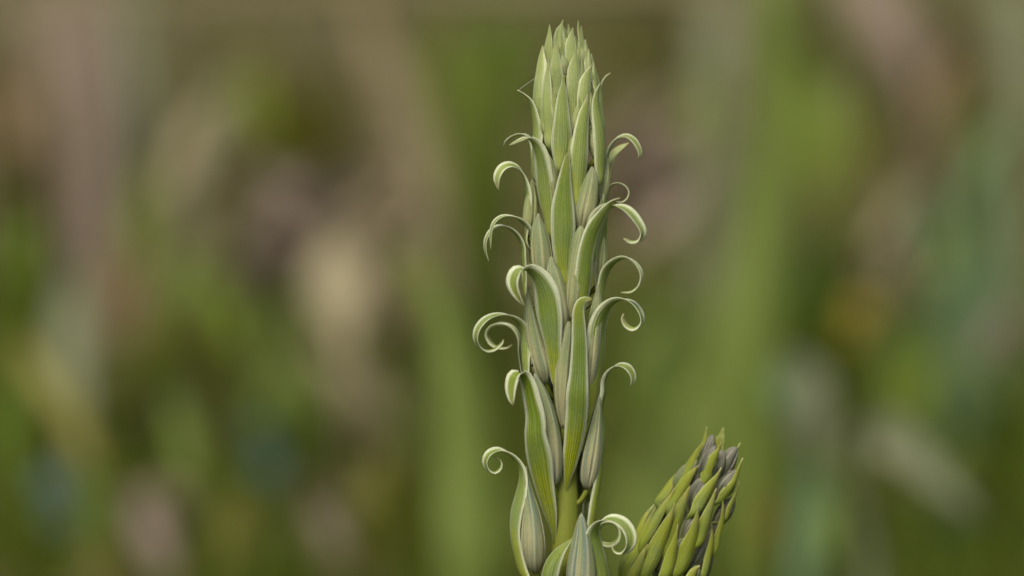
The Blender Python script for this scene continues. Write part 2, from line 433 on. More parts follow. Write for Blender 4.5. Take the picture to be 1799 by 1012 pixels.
# --- buds, top to bottom
fbud('A', [(690, 330, 40), (695, 280, 70), (700, 235, 50), (703, 205, 12)], (10, 5), 0, 0.4, 0.5)
fbud('A', [(735, 300, 40), (738, 250, 60), (740, 215, 40), (742, 195, 10)], (12, 8), 0, 0.1, 0.6)
fbud('A', [(850, 420, 50), (850, 330, 75), (838, 260, 50), (830, 215, 12)], (14, 8), 20, 0.6, 0.2)
fbud('A', [(725, 470, 40), (720, 400, 70), (712, 350, 45), (705, 320, 10)], (26, 24), 0, 0.9, 0.3)
fbud('A', [(640, 760, 50), (640, 680, 80), (628, 620, 50), (610, 590, 12)], (38, 34), -20, 0.9, 0.85)
fbud('A', [(800, 900, 50), (810, 820, 80), (820, 740, 50), (825, 690, 12)], (46, 44), 10, 0.9, 0.4)
fbud('A', [(960, 1080, 60), (945, 980, 95), (945, 880, 70), (955, 800, 12)], (40, 40), 40, 0.9, 0.3)
fbud('B', [(790, 330, 50), (785, 230, 70), (778, 150, 50), (775, 85, 10)], (56, 56), 0, 0.9, 0.5)
fbud('B', [(640, 540, 60), (632, 420, 95), (612, 290, 70), (585, 190, 14)], (52, 54), -20, 0.5, 0.35)
fbud('B', [(455, 820, 50), (470, 700, 110), (478, 560, 95), (482, 470, 50), (483, 402, 10)], (28, 34), -55, 0.2, 0.35)
fbud('B', [(850, 790, 60), (872, 660, 150), (905, 510, 135), (925, 400, 100), (930, 345, 60), (926, 308, 14)], (46, 62), 20, 0.55, 0.12, 0.07)
fbud('B', [(1000, 560, 50), (1015, 450, 80), (1030, 350, 60), (1040, 240, 12)], (22, 22), 60, 0.2, 0.3)
fbud('B', [(575, 1180, 60), (565, 1060, 140), (548, 900, 145), (535, 780, 110), (530, 710, 60), (531, 652, 10)], (46, 58), -20, 0.35, 0.15, 0.08)
fbud('B', [(780, 1440, 50), (790, 1300, 120), (808, 1100, 130), (830, 900, 112), (846, 800, 84), (845, 745, 18)], (50, 64), 8, 0.2, 0.25)
fbud('C', [(985, 320, 60), (990, 200, 95), (1000, 80, 80), (1010, -60, 14)], (24, 26), 55, 0.2, 0.3)
fbud('C', [(722, 690, 60), (700, 560, 135), (668, 400, 158), (642, 270, 135), (630, 190, 75), (627, 128, 12)], (46, 62), -5, 0.5, 0.05, 0.08)
fbud('C', [(583, 1068, 60), (552, 960, 140), (508, 800, 132), (474, 620, 98), (458, 460, 48), (455, 335, 8)], (36, 54), -25, 0.95, 0.1)
fbud('C', [(722, 1400, 45), (706, 1250, 95), (708, 1060, 132), (724, 860, 122), (744, 700, 92), (753, 640, 50), (754, 610, 16)], (42, 58), -5, 0.3, 0.12)
fbud('C', [(895, 1120, 70), (915, 920, 120), (942, 680, 118), (964, 500, 82), (972, 400, 40), (973, 333, 8)], (36, 50), 28, 0.75, 0.08)
fbud('D', [(642, 1068, 46), (648, 1000, 105), (635, 820, 145), (606, 600, 142), (562, 420, 112), (522, 300, 66), (504, 233, 12)], (26, 50), -5, 0.45, 0.0, teal=0.3)
fbud('D', [(893, 1092, 50), (898, 1030, 115), (920, 860, 145), (944, 690, 118), (968, 520, 62), (984, 395, 10)], (14, 26), 30, 0.6, 0.0, teal=0.6)
fbud('E', [(512, 985, 50), (502, 915, 145), (492, 760, 190), (478, 560, 140), (452, 380, 72), (438, 200, 10)], (22, 40), -20, 0.35, 0.0, teal=0.5)
fbud('E', [(860, 1330, 60), (858, 1200, 190), (852, 1020, 215), (854, 850, 180), (856, 700, 120), (852, 610, 70), (850, 546, 12)], (58, 78), 0, 0.3, 0.0, 0.04, teal=0.8)

# --- bracts of the tip
PT = 0.42
def tbract(reg, pts, *a, **k):
    k.setdefault('cup', 0.3)
    return bract(reg, [(x, y, w_ * (1.06 if i_ < len(pts) - 2 else 0.8) if w_ > 10 else w_ * .8) for i_, (x, y, w_) in enumerate(pts)], *a, **k)
tbract('A', [(585, 470, 40), (590, 360, 75), (602, 240, 55), (610, 160, 36), (613, 98, 6)], (10, 14, 6), (-30, -20), pale=PT)
tbract('A', [(560, 1080, 40), (548, 960, 84), (530, 820, 80), (520, 680, 72), (522, 540, 70), (540, 400, 52), (552, 310, 32), (561, 253, 6)], (20, 24, 14), (-55, -50), pale=PT)
tbract('A', [(606, 1010, 40), (600, 900, 100), (585, 700, 78), (592, 520, 56), (600, 420, 28), (601, 350, 6)], (44, 46, 30), (-28, -22), pale=0.35)
tbract('A', [(660, 660, 30), (665, 560, 92), (660, 420, 88), (658, 300, 62), (656, 188, 6)], (34, 38, 24), (-8, -8), pale=PT)
tbract('A', [(690, 320, 60), (680, 220, 85), (685, 140, 60), (702, 95, 26), (713, 60, 6)], (2, -4, -8), (-15, -15), pale=0.4, cup=0.3)
tbract('A', [(745, 320, 50), (738, 220, 60), (730, 155, 40), (712, 108, 10)], (-4, -10, -10), (15, 15), pale=0.3)
tbract('A', [(785, 480, 30), (778, 350, 88), (772, 240, 78), (780, 165, 42), (787, 118, 6)], (26, 26, 16), (5, 5), pale=PT)
tbract('A', [(885, 460, 30), (870, 280, 62), (846, 185, 36), (830, 125, 24), (828, 68, 8)], (6, 4, -2), (30, 20), pale=PT)
tbract('A', [(815, 300, 30), (812, 240, 40), (806, 185, 8)], (4, 2, 0), (15, 10), pale=0.4)
tbract('A', [(725, 470, 30), (722, 360, 50), (728, 300, 36), (735, 286, 6)], (20, 18, 12), (0, 0), pale=0.2)
tbract('A', [(935, 700, 30), (928, 500, 70), (905, 350, 56), (890, 275, 36), (880, 206, 6)], (24, 22, 12), (38, 30), pale=PT)
tbract('A', [(1012, 900, 40), (1010, 740, 70), (985, 560, 62), (952, 420, 40), (927, 313, 6)], (20, 18, 8), (62, 50), pale=0.35)
tbract('A', [(1000, 720, 40), (1002, 600, 36), (1008, 540, 26), (1030, 490, 20), (1066, 459, 6)], (-10, -12, -14), (95, 95), pale=0.3)
tbract('A', [(880, 960, 40), (885, 780, 104), (880, 620, 98), (886, 520, 84), (908, 440, 46), (931, 393, 6)], (46, 50, 40), (18, 22), pale=0.4)
tbract('A', [(790, 860, 30), (790, 720, 104), (790, 560, 98), (796, 420, 88), (804, 340, 52), (813, 278, 6)], (44, 48, 38), (4, 4), pale=0.45)
tbract('A', [(560, 640, 30), (562, 560, 50), (565, 490, 36), (570, 460, 8)], (26, 26, 22), (-35, -35), pale=0.3)
tbract('A', [(686, 1190, 34), (700, 1060, 130), (706, 940, 152), (706, 800, 118), (708, 640, 78), (714, 540, 44), (716, 466, 6)], (56, 66, 54), (0, 0), pale=0.25)
tbract('A', [(985, 1290, 34), (1000, 1150, 92), (1006, 1000, 92), (995, 850, 84), (970, 720, 66), (966, 620, 48), (992, 533, 8)], (42, 52, 46), (40, 40), pale=0.25)
tbract('A', [(815, 1470, 34), (822, 1300, 120), (835, 1100, 132), (850, 920, 112), (870, 770, 80), (888, 670, 42), (898, 613, 6)], (56, 68, 60), (10, 12), pale=0.22)
tbract('A', [(492, 1250, 40), (490, 1080, 78), (495, 900, 70), (485, 760, 56), (462, 675, 42), (420, 622, 28), (372, 586, 7)], None, (-62, -72), pale=0.25)
# narrow young bracts showing between them
for q_, d_, a_ in [([(640, 520, 20), (640, 420, 40), (632, 330, 28), (628, 258, 5)], (32, 32, 26), -15), ([(700, 420, 20), (706, 330, 38), (704, 250, 26), (698, 172, 5)], (20, 18, 14), -5),
                   ([(748, 420, 20), (750, 330, 40), (753, 250, 26), (758, 184, 5)], (22, 20, 14), 5), ([(825, 460, 20), (833, 360, 44), (838, 280, 28), (844, 208, 5)], (24, 22, 16), 15),
                   ([(862, 620, 20), (863, 520, 44), (860, 430, 28), (852, 344, 5)], (40, 38, 34), 15), ([(935, 520, 20), (922, 430, 38), (912, 350, 24), (907, 282, 5)], (26, 24, 16), 35),
                   ([(958, 640, 20), (960, 540, 40), (950, 450, 26), (940, 374, 5)], (28, 26, 18), 45), ([(575, 560, 20), (562, 460, 36), (566, 380, 24), (574, 292, 5)], (22, 20, 14), -35),
                   ([(650, 820, 20), (654, 720, 46), (646, 640, 30), (636, 562, 5)], (50, 50, 46), -12), ([(762, 940, 20), (767, 840, 46), (764, 760, 30), (757, 672, 5)], (56, 56, 52), 4),
                   ([(846, 880, 20), (843, 790, 42), (837, 710, 26), (831, 632, 5)], (54, 54, 50), 8), ([(932, 860, 20), (935, 760, 46), (928, 680, 28), (921, 602, 5)], (48, 46, 42), 25),
                   ([(562, 900, 20), (552, 800, 44), (542, 720, 28), (535, 632, 5)], (38, 36, 30), -45), ([(660, 280, 16), (664, 195, 26), (670, 128, 4)], (0, -4, -6), -10),
                   ([(762, 230, 16), (760, 150, 24), (752, 92, 4)], (-4, -8, -10), 5), ([(852, 230, 16), (853, 160, 22), (850, 108, 4)], (-4, -8, -8), 20)]:
    bract('A', q_, d_, (a_, a_), pale=0.4, cup=0.3)
# --- middle
bract('B', [(490, 420, 40), (475, 250, 60), (462, 130, 40), (432, 82, 34), (385, 76, 28), (330, 98, 22), (296, 128, 16), (278, 158, 5)], (-12, -16, -24), (-95, -105, -110), pale=0.2)
bract('B', [(612, 830, 34), (595, 680, 92), (573, 520, 108), (556, 350, 100), (535, 225, 92), (500, 140, 66), (450, 105, 40), (390, 122, 28), (318, 152, 12)], (50, 60, 74), (-30, -34, -50), pale=0.15)
bract('B', [(445, 900, 40), (436, 720, 58), (440, 540, 56), (426, 420, 48), (385, 335, 40), (322, 302, 34), (262, 328, 32), (230, 395, 26), (238, 482, 5)], None, (-64, -66), pale=0.15)
bract('B', [(530, 1400, 40), (515, 1200, 92), (492, 1010, 92), (478, 880, 70), (450, 785, 52), (398, 715, 42), (335, 686, 34), (265, 685, 28), (208, 730, 25), (186, 810, 20), (180, 922, 5)], None, (-50, -62, -66), pale=0.1)
bract('B', [(440, 1300, 40), (420, 1120, 52), (410, 980, 46), (402, 895, 40), (368, 822, 36), (310, 772, 34), (245, 758, 32), (188, 788, 28), (150, 850, 24), (145, 925, 20), (166, 1008, 5)], None, (-70, -70), pale=0.1)
bract('B', [(735, 1200, 30), (716, 1060, 112), (710, 900, 158), (715, 760, 186), (713, 620, 176), (720, 480, 130), (731, 350, 84), (742, 250, 42), (746, 203, 10)], (58, 74, 72), (0, 0), pale=0.08, cup=0.25)
bract('B', [(1020, 620, 40), (1040, 420, 54), (1046, 270, 42), (1070, 175, 36), (1118, 108, 30), (1180, 88, 28), (1232, 115, 26), (1266, 165, 22), (1280, 210, 16), (1271, 249, 5)], (10, 4, 4), (62, 64), pale=0.25)
bract('B', [(1046, 420, 40), (1058, 310, 58), (1100, 225, 60), (1150, 170, 44), (1203, 133, 6)], (-20, -30, -34), (125, 140), pale=0.95, cup=0.3)
bract('B', [(1010, 900, 40), (1026, 680, 44), (1030, 560, 32), (1055, 478, 26), (1105, 438, 22), (1160, 450, 22), (1193, 495, 20), (1180, 540, 16), (1140, 566, 12), (1105, 560, 5)], (6, -2, -4), (70, 72), pale=0.25)
bract('B', [(930, 1020, 60), (945, 860, 120), (985, 700, 112), (1050, 622, 82), (1115, 612, 70), (1185, 642, 68), (1250, 715, 62), (1292, 795, 50), (1268, 846, 36), (1215, 856, 24), (1163, 836, 6)], (48, 66, 84), (32, 46, 56), pale=0.22)
bract('B', [(815, 1470, 40), (845, 1300, 138), (872, 1120, 138), (893, 930, 122), (945, 770, 110), (1010, 660, 80), (1062, 590, 48), (1100, 560, 28), (1138, 544, 10)], (58, 76, 92), (16, 24), pale=0.05)
bract('B', [(955, 1300, 40), (995, 1080, 100), (1022, 860, 88), (1036, 650, 62), (1048, 440, 50), (1052, 280, 10)], (26, 26, 14), (58, 70), pale=0.15)
bract('B', [(990, 760, 40), (1000, 640, 46), (1004, 580, 30), (1003, 545, 8)], (40, 40, 38), (40, 40), pale=0.3)
# --- lower middle
bract('C', [(657, 1112, 20), (650, 1000, 92), (632, 800, 122), (606, 600, 148), (582, 430, 140), (550, 335, 122), (503, 268, 98), (440, 232, 84), (380, 246, 80), (352, 320, 76), (378, 410, 50), (432, 497, 6)], (52, 74, 92), (-14, -28, -40), pale=0.04)
bract('C', [(470, 760, 40), (455, 600, 60), (440, 480, 60), (410, 330, 44), (398, 250, 36), (385, 210, 30), (350, 240, 20)], (14, 10, 6), (-70, -80), pale=0.2)
bract('C', [(455, 1120, 50), (425, 950, 88), (416, 800, 84), (410, 700, 66), (372, 622, 52), (300, 580, 46), (220, 574, 46), (140, 608, 46), (85, 680, 42), (80, 760, 34), (130, 815, 28), (190, 815, 22), (250, 772, 16), (270, 742, 4)], None, (-52, -62, -66), pale=0.18)
bract('C', [(430, 1120, 40), (395, 960, 48), (378, 830, 46), (370, 730, 44), (322, 662, 40), (250, 642, 38), (190, 660, 36), (163, 710, 32), (188, 770, 26), (240, 800, 20), (300, 800, 15), (332, 780, 4)], None, (-96, -106, -112), pale=0.25)
bract('C', [(975, 700, 50), (1000, 500, 62), (1015, 340, 56), (1050, 232, 52), (1110, 170, 44), (1180, 150, 40), (1242, 188, 38), (1282, 260, 34), (1272, 330, 26), (1222, 380, 20), (1143, 393, 5)], None, (58, 60), pale=0.18)
bract('C', [(886, 1370, 26), (930, 1200, 104), (962, 1000, 118), (985, 830, 104), (988, 690, 88), (1012, 580, 78), (1062, 500, 64), (1130, 460, 52), (1212, 474, 48), (1272, 540, 46), (1288, 610, 38), (1243, 656, 30), (1190, 640, 23), (1160, 590, 15), (1166, 552, 4)], (36, 50, 64), (36, 54, 62), pale=0.12)
bract('C', [(738, 1900, 10), (744, 1800, 44), (766, 1660, 112), (795, 1480, 150), (815, 1300, 168), (819, 1150, 168), (829, 1000, 142), (833, 800, 118), (830, 650, 104), (827, 540, 88), (844, 470, 66), (880, 445, 42), (928, 441, 16)], (21, 72, 78), (0, -4), root=False, pale=0.0, cup=0.2)
bract('C', [(1000, 560, 20), (1002, 470, 22), (998, 400, 14), (993, 346, 4)], (30, 28, 26), (60, 60), pale=0.4)
bract('D', [(648, 1500, 14), (640, 1400, 50), (612, 1270, 112), (560, 1060, 146), (522, 870, 158), (496, 700, 128), (496, 570, 116), (470, 430, 106), (444, 315, 92), (405, 246, 80), (356, 258, 76), (334, 345, 64), (338, 430, 36), (346, 474, 6)], (14, 72, 92), (-12, -20, -40), root=False, pale=0.0)
bract('D', [(900, 1450, 40), (940, 1320, 88), (966, 1180, 96), (992, 1030, 78), (1012, 850, 62), (1022, 710, 54), (1012, 590, 50), (1010, 475, 50), (1030, 375, 48), (1032, 290, 46), (1062, 228, 42), (1120, 186, 40), (1182, 194, 37), (1222, 240, 30), (1228, 290, 20), (1207, 332, 4)], (16, 20, 14), (48, 52, 56), pale=0.1, ripple=0.06)
bract('E', [(505, 1090, 60), (420, 1020, 96), (366, 850, 88), (342, 700, 74), (350, 550, 72), (386, 400, 64), (402, 300, 54), (395, 225, 48), (360, 160, 44), (300, 110, 42), (230, 90, 40), (170, 115, 36), (145, 170, 30), (165, 220, 26), (205, 240, 20), (245, 212, 15), (252, 172, 11), (232, 146, 8), (198, 138, 4)], (26, 36, 30), (-40, -55, -66), pale=0.1, n=70)
bract('E', [(640, 1330, 50), (585, 1160, 110), (590, 1020, 124), (618, 920, 118), (668, 840, 92), (722, 785, 52), (788, 726, 6)], (40, 66, 62), (-30, -38), pale=0.1, cup=0.34)
bract('E', [(960, 1330, 60), (1012, 1100, 136), (1002, 930, 118), (968, 800, 108), (952, 700, 104), (985, 628, 76), (1060, 598, 62), (1148, 628, 60), (1202, 710, 56), (1196, 790, 46), (1142, 836, 32), (1096, 822, 18), (1077, 778, 4)], (50, 72, 92), (18, 40, 56), pale=0.12)
bract('E', [(930, 1250, 50), (960, 1000, 60), (968, 800, 52), (980, 690, 48), (1020, 636, 44), (1075, 630, 42), (1116, 670, 40), (1110, 735, 36), (1060, 772, 28), (1005, 762, 18), (985, 730, 5)], (10, 14, 20), (70, 76), pale=0.3)

# --- the side turned away from the camera: the same kinds of bract and bud, wrapping the back of the stem
for i in range(26):
    y = 1010 - i * 34; a = 120 + (i * 137.5) % 120
    sx = stem_x(y)
    rad = (58 if y > 350 else 30 + (y - 130) * 0.12) * 0.85
    ox, od = math.sin(R(a)), math.cos(R(a))
    L = 190 if y > 300 else 110
    wd = 34 if y > 300 else 20
    pts = [(sx + ox * stem_w(y) * .4, y + 40, od * stem_w(y) * .4), (sx + ox * rad * .9, y - L * .2, od * rad * .9), (sx + ox * rad, y - L * .6, od * rad), (sx + ox * rad * .85, y - L * .9, od * rad * .85), (sx + ox * rad * .8, y - L, od * rad * .8)]
    o = ribbon("bract", [P(*p) for p in pts], [wd * .5 * S, wd * S, wd * .9 * S, wd * .45 * S, 2 * S], [a] * 5, BR, SPIKE, seed=300 + i)
    o.color = (0.5 if y < 300 else 0.15, 0, 0, 1)
    if i % 2 == 0 and y > 250:
        p3 = [P(sx + ox * rad * .5, y + 5, od * rad * .5), P(sx + ox * rad * .6, y - 50, od * rad * .6), P(sx + ox * rad * .65, y - 110, od * rad * .65)]
        c = bud(p3, [14 * S, 32 * S, 3 * S], a, SPIKE, TP, TP, ST, P(sx, y + 25, 0))
        c.color = (0, .2, 0, 1)

# long basal leaves, below the picture
def basal(root, n, seed, hmax, parent, mat, z_top):
    g = random.Random(seed)
    for i in range(n):
        a = i * 360 / n + g.uniform(-20, 20)
        o = Vector((math.sin(R(a)), -math.cos(R(a)), 0)); r = g.uniform(0.07, 0.16); h = g.uniform(0.55, 0.9) * hmax
        pts = [root + o * 0.003 - Vector((0, 0, .005)), root + o * r * .25 + Vector((0, 0, h * .6)), root + o * r * .7 + Vector((0, 0, h)), root + o * r * 1.3 + Vector((0, 0, h * .8)), root + o * r * 1.7 + Vector((0, 0, h * .45))]
        ribbon("leaf", pts, [.008, .012, .013, .009, .001], [a] * 5, mat, parent, seed=seed + i, cup=.3)

basal(g0, 7, 900, 0.30, SPIKE, BR2, 0)
# ------------------------------------------------------------------ the shorter, leaning spike
K2 = 280 / 1042.0
def Q(x, y): return 1060 + x * K2, 740 + y * K2
OFF2 = -40                                  # it stands a little farther back
ax0, ax1 = Q(400, 1000), Q(715, 150)
def axis2(t): return (ax0[0] + (ax1[0] - ax0[0]) * t, ax0[1] + (ax1[1] - ax0[1]) * t)
b2 = P(1130, 1330, OFF2); g2 = Vector((b2.x - 0.02, b2.y - 0.01, 0.0))
SP2 = tag(empty("flower_spike", g2), "short leaning flower spike of tight mauve grey buds and pointed yellow green bracts", "flower spike")
st2 = [(1132, 1240, 44), (1158, 1080, 44), (*ax0, 44), (*axis2(.4), 46), (*axis2(.75), 30), (*axis2(1.0), 8)]
tube("stem", [g2 - Vector((0, 0, .01))] + [P(x, y, OFF2) for x, y, _ in st2], [46 * S] + [w_ * S for *_, w_ in st2], ST2, SP2, n=40, m=16)
def near_axis2(x, y):
    vx, vy = ax1[0] - ax0[0], ax1[1] - ax0[1]
    t = ((x - ax0[0]) * vx + (y - ax0[1]) * vy) / (vx * vx + vy * vy) - 0.12
    return axis2(t)
def bract2(pts, d, az=(0, 0), pale=0.0, cup=0.40):
    cnt[0] += 1
    q = [(*Q(x, y), w_ * K2) for x, y, w_ in pts]; n = len(q)
    out = [(x, y, OFF2 + 6 + d[0] + (d[1] - d[0]) * i / (n - 1)) for i, (x, y, _) in enumerate(q)]
    a = near_axis2(q[0][0], q[0][1])
    out.insert(0, (a[0], a[1], OFF2 + min(d[0], 18) * .6)); wid = [q[0][2] * .7 * S] + [w_ * (0.98 if i <= n // 3 else 0.98 - 0.40 * (i - n // 3) / (n - 1 - n // 3)) * S for i, (*_, w_) in enumerate(q)]
    azs = [az[0]] + [az[0] + (az[1] - az[0]) * i / (n - 1) for i in range(n)]
    o = ribbon("bract", [P(*p) for p in out], wid, azs, BR2, SP2, cup=cup, ripple=0.012, n=30, seed=cnt[0]); o.color = (pale, 0, 0, 1)
def bud2(pts, d, az=0, rot=0.4, green=0.0):
    q = [(*Q(x, y), w_ * K2) for x, y, w_ in pts]; n = len(q)
    p3 = [P(x, y, OFF2 - (0 if pts[0][1] < 560 else 8) + d[0] + (d[1] - d[0]) * i / (n - 1)) for i, (x, y, _) in enumerate(q)]
    a = near_axis2(q[0][0], q[0][1])
    c = bud(p3, [w_ * S for *_, w_ in q], az, SP2, TP2, TP2, ST2, P(a[0], a[1], OFF2), rot=rot, keel=0.05)
    c.color = (0, green, 0, 1)
    for ch in c.children: ch.color = (0, green, 0, 1)
bud2([(655, 300, 50), (672, 230, 90), (695, 150, 74), (706, 110, 40), (713, 88, 8)], (8, 6), 0, 0.5)
bud2([(735, 370, 50), (755, 290, 90), (770, 225, 70), (778, 188, 16)], (20, 22), 20, 0.3)
bud2([(765, 370, 50), (800, 290, 106), (838, 215, 86), (860, 185, 50), (874, 172, 14)], (12, 10), 35, 0.8)
bud2([(650, 430, 60), (672, 330, 118), (700, 240, 104), (722, 185, 50), (735, 160, 10)], (26, 30), 5, 1.0)
bud2([(745, 510, 60), (790, 430, 122), (838, 360, 84), (862, 334, 40), (876, 320, 8)], (20, 26), 35, 0.75)
bud2([(590, 600, 60), (612, 500, 118), (650, 420, 110), (690, 390, 50), (705, 384, 10)], (36, 46), 0, 0.9)
bud2([(560, 660, 60), (588, 540, 96), (604, 400, 104), (615, 300, 70), (618, 235, 14)], (18, 18), -20, 0.3)
bud2([(725, 690, 60), (785, 600, 100), (832, 530, 70), (855, 490, 12)], (20, 22), 40, 0.7)
bud2([(540, 790, 50), (570, 690, 100), (615, 620, 70), (655, 590, 12)], (42, 48), 0, 0.4)
bud2([(455, 960, 50), (485, 870, 100), (525, 800, 80), (556, 762, 14)], (48, 54), 0, 0.6, 0.4)
bud2([(560, 1010, 60), (620, 880, 140), (670, 780, 110), (700, 710, 20)], (28, 34), 20, 0.3, 0.1)
bud2([(690, 800, 50), (725, 700, 90), (760, 630, 50), (775, 590, 10)], (20, 20), 40, 0.3, 0.1)
bud2([(300, 790, 50), (335, 700, 96), (375, 630, 60), (395, 590, 12)], (26, 28), -30, 0.5, 0.5)
bud2([(500, 800, 50), (518, 690, 80), (530, 620, 50), (535, 570, 12)], (40, 42), 0, 0.5, 0.3)
bud2([(420, 640, 50), (400, 580, 80), (440, 520, 50), (470, 470, 12)], (24, 26), -30, 0.5, 0.4)
bud2([(470, 460, 50), (492, 390, 80), (530, 320, 60), (560, 270, 12)], (14, 16), -30, 0.5, 0.5)
bud2([(540, 420, 50), (570, 340, 80), (600, 270, 60), (612, 230, 12)], (16, 18), -20, 0.5, 0.4)
bud2([(370, 980, 50), (380, 880, 80), (395, 800, 50), (405, 740, 12)], (40, 42), -10, 0.5, 0.4)
bud2([(560, 1080, 60), (585, 1010, 110), (610, 960, 60), (622, 940, 12)], (46, 48), 10, 0.5, 0.6)
bud2([(690, 950, 50), (660, 1000, 60), (690, 900, 60), (715, 840, 12)], (20, 22), 40, 0.5, 0.2)
bract2([(632, 290, 40), (648, 190, 56), (664, 105, 34), (676, 35, 5)], (10, 2), (-20, -20), 0.1)
bract2([(745, 210, 24), (752, 150, 22), (762, 93, 5)], (0, -4), (10, 10), 0.1)
bract2([(738, 200, 24), (742, 140, 22), (741, 98, 5)], (-6, -8), (0, 0), 0.1)
bract2([(490, 430, 50), (538, 325, 88), (592, 220, 56), (646, 138, 5)], (22, 16), (-36, -30), 0.05)
bract2([(655, 420, 50), (688, 325, 100), (722, 245, 76), (750, 190, 38), (769, 138, 5)], (38, 40), (5, 5), 0.05)
bract2([(800, 330, 40), (850, 225, 40), (880, 185, 30), (897, 142, 5)], (0, 4), (50, 40), 0.15)
bract2([(750, 545, 60), (810, 485, 96), (862, 400, 62), (890, 312, 38), (913, 241, 5)], (28, 36), (35, 35), 0.1)
bract2([(425, 600, 60), (480, 480, 92), (542, 380, 76), (590, 322, 42), (623, 286, 5)], (32, 36), (-18, -15), 0.08)
bract2([(590, 620, 60), (642, 535, 106), (702, 430, 80), (745, 360, 42), (774, 301, 5)], (48, 58), (5, 8), 0.1)
bract2([(790, 660, 40), (838, 565, 56), (870, 480, 38), (891, 393, 5)], (18, 20), (50, 50), 0.05)
bract2([(340, 545, 50), (398, 445, 80), (460, 362, 62), (522, 298, 8)], (10, 8), (-50, -45), 0.05)
bract2([(400, 890, 60), (440, 745, 98), (490, 605, 98), (530, 505, 66), (569, 418, 5)], (42, 50), (-8, -5), 0.08)
bract2([(610, 830, 50), (650, 720, 98), (690, 605, 80), (716, 520, 48), (739, 438, 5)], (52, 60), (10, 12), 0.08)
bract2([(240, 850, 50), (310, 685, 78), (380, 570, 66), (432, 490, 38), (468, 435, 5)], (28, 30), (-30, -25), 0.05)
bract2([(715, 880, 40), (765, 740, 62), (785, 620, 42), (784, 491, 5)], (26, 30), (36, 30), 0.05)
bract2([(130, 1010, 60), (220, 800, 72), (280, 670, 46), (339, 561, 5)], (20, 22), (-40, -35), 0.1)
bract2([(265, 1030, 80), (328, 860, 118), (400, 700, 88), (445, 600, 44), (469, 535, 5)], (48, 56), (-10, -8), 0.08)
bract2([(480, 1020, 70), (548, 860, 120), (590, 730, 82), (612, 630, 46), (626, 543, 5)], (56, 68), (6, 6), 0.08)
bract2([(395, 1040, 80), (440, 885, 76), (470, 770, 44), (488, 675, 5)], (62, 66), (0, 0), 0.1)
bract2([(630, 1060, 50), (700, 870, 60), (713, 760, 38), (709, 668, 5)], (36, 40), (30, 25), 0.05)
bract2([(190, 1030, 70), (240, 905, 56), (289, 803, 5)], (48, 50), (-15, -12), 0.08)
bract2([(105, 1010, 50), (195, 770, 70), (265, 620, 48), (333, 541, 8)], (4, 4), (-60, -55), 0.1)
bract2([(550, 1060, 70), (600, 985, 60), (632, 945, 8)], (54, 56), (20, 20), 0.05)
for i in range(16):                       # the back of this spike
    t = 0.02 + i * 0.056; a = 120 + (i * 137.5) % 120
    x0, y0 = axis2(t); x1, y1 = axis2(t + .16); rad = 34 - 16 * t
    ox, od = math.sin(R(a)) * rad, math.cos(R(a)) * rad
    pts = [(x0, y0 + 14, OFF2), (x0 + ox, y0, OFF2 + od), (x1 + ox, y1, OFF2 + od), (x1 + ox * .9 + 6, y1 - 24, OFF2 + od * .9)]
    ribbon("bract", [P(*p) for p in pts], [10 * S, 26 * S, 18 * S, 2 * S], [a] * 4, BR2, SP2, seed=500 + i)

basal(g2, 6, 940, 0.29, SP2, BR2, 0)
# ------------------------------------------------------------------ the meadow behind, out of focus
def leafmat(name, a, b, trans=0.25, rough=0.5, scale=60):
    m, t = newmat(name)
    tex = nd(t, "ShaderNodeTexCoord").outputs['Object']; geo = nd(t, "ShaderNodeNewGeometry")
    f = math_(t, 'ADD', math_(t, 'MULTIPLY', noise(t, scale, 3, tex), 0.5), math_(t, 'MULTIPLY', geo.outputs['Random Per Island'], 0.5))
    finish(t, mix(t, f, a, b), rough, 0.14, trans)
    return m
M = dict(
    green=leafmat("leaf_mid_green", (0.085, 0.128, 0.01), (0.145, 0.185, 0.022)),
    deep=leafmat("leaf_deep_green", (0.05, 0.085, 0.006), (0.095, 0.135, 0.014)),
    soft=leafmat("leaf_soft_green", (0.105, 0.155, 0.022), (0.15, 0.195, 0.04)),
    blue=leafmat("leaf_blue_green", (0.080, 0.144, 0.052), (0.128, 0.192, 0.088)),
    pale=leafmat("leaf_pale_grey_green", (0.19, 0.215, 0.11), (0.265, 0.28, 0.17)),
    olive=leafmat("leaf_olive", (0.085, 0.085, 0.01), (0.145, 0.14, 0.022)),
    yellow=leafmat("leaf_yellow_green", (0.176, 0.168, 0.032), (0.256, 0.232, 0.064)),
    mauve=leafmat("dry_mauve_brown", (0.185, 0.145, 0.105), (0.28, 0.22, 0.165), 0.15, 0.8),
    tan=leafmat("dry_tan", (0.19, 0.16, 0.085), (0.29, 0.245, 0.14), 0.15, 0.8),
    cream=leafmat("dry_cream", (0.27, 0.235, 0.13), (0.35, 0.31, 0.19), 0.15, 0.8),
    brown=leafmat("dry_brown", (0.1, 0.072, 0.03), (0.165, 0.12, 0.06), 0.1, 0.8),
    petal_blue=leafmat("petal_blue", (0.06, 0.13, 0.13), (0.12, 0.21, 0.20)),
    petal_gold=leafmat("petal_gold", (0.27, 0.21, 0.02), (0.38, 0.3, 0.04)),
)
def gz(D, px): return PD(px, 506, D).x
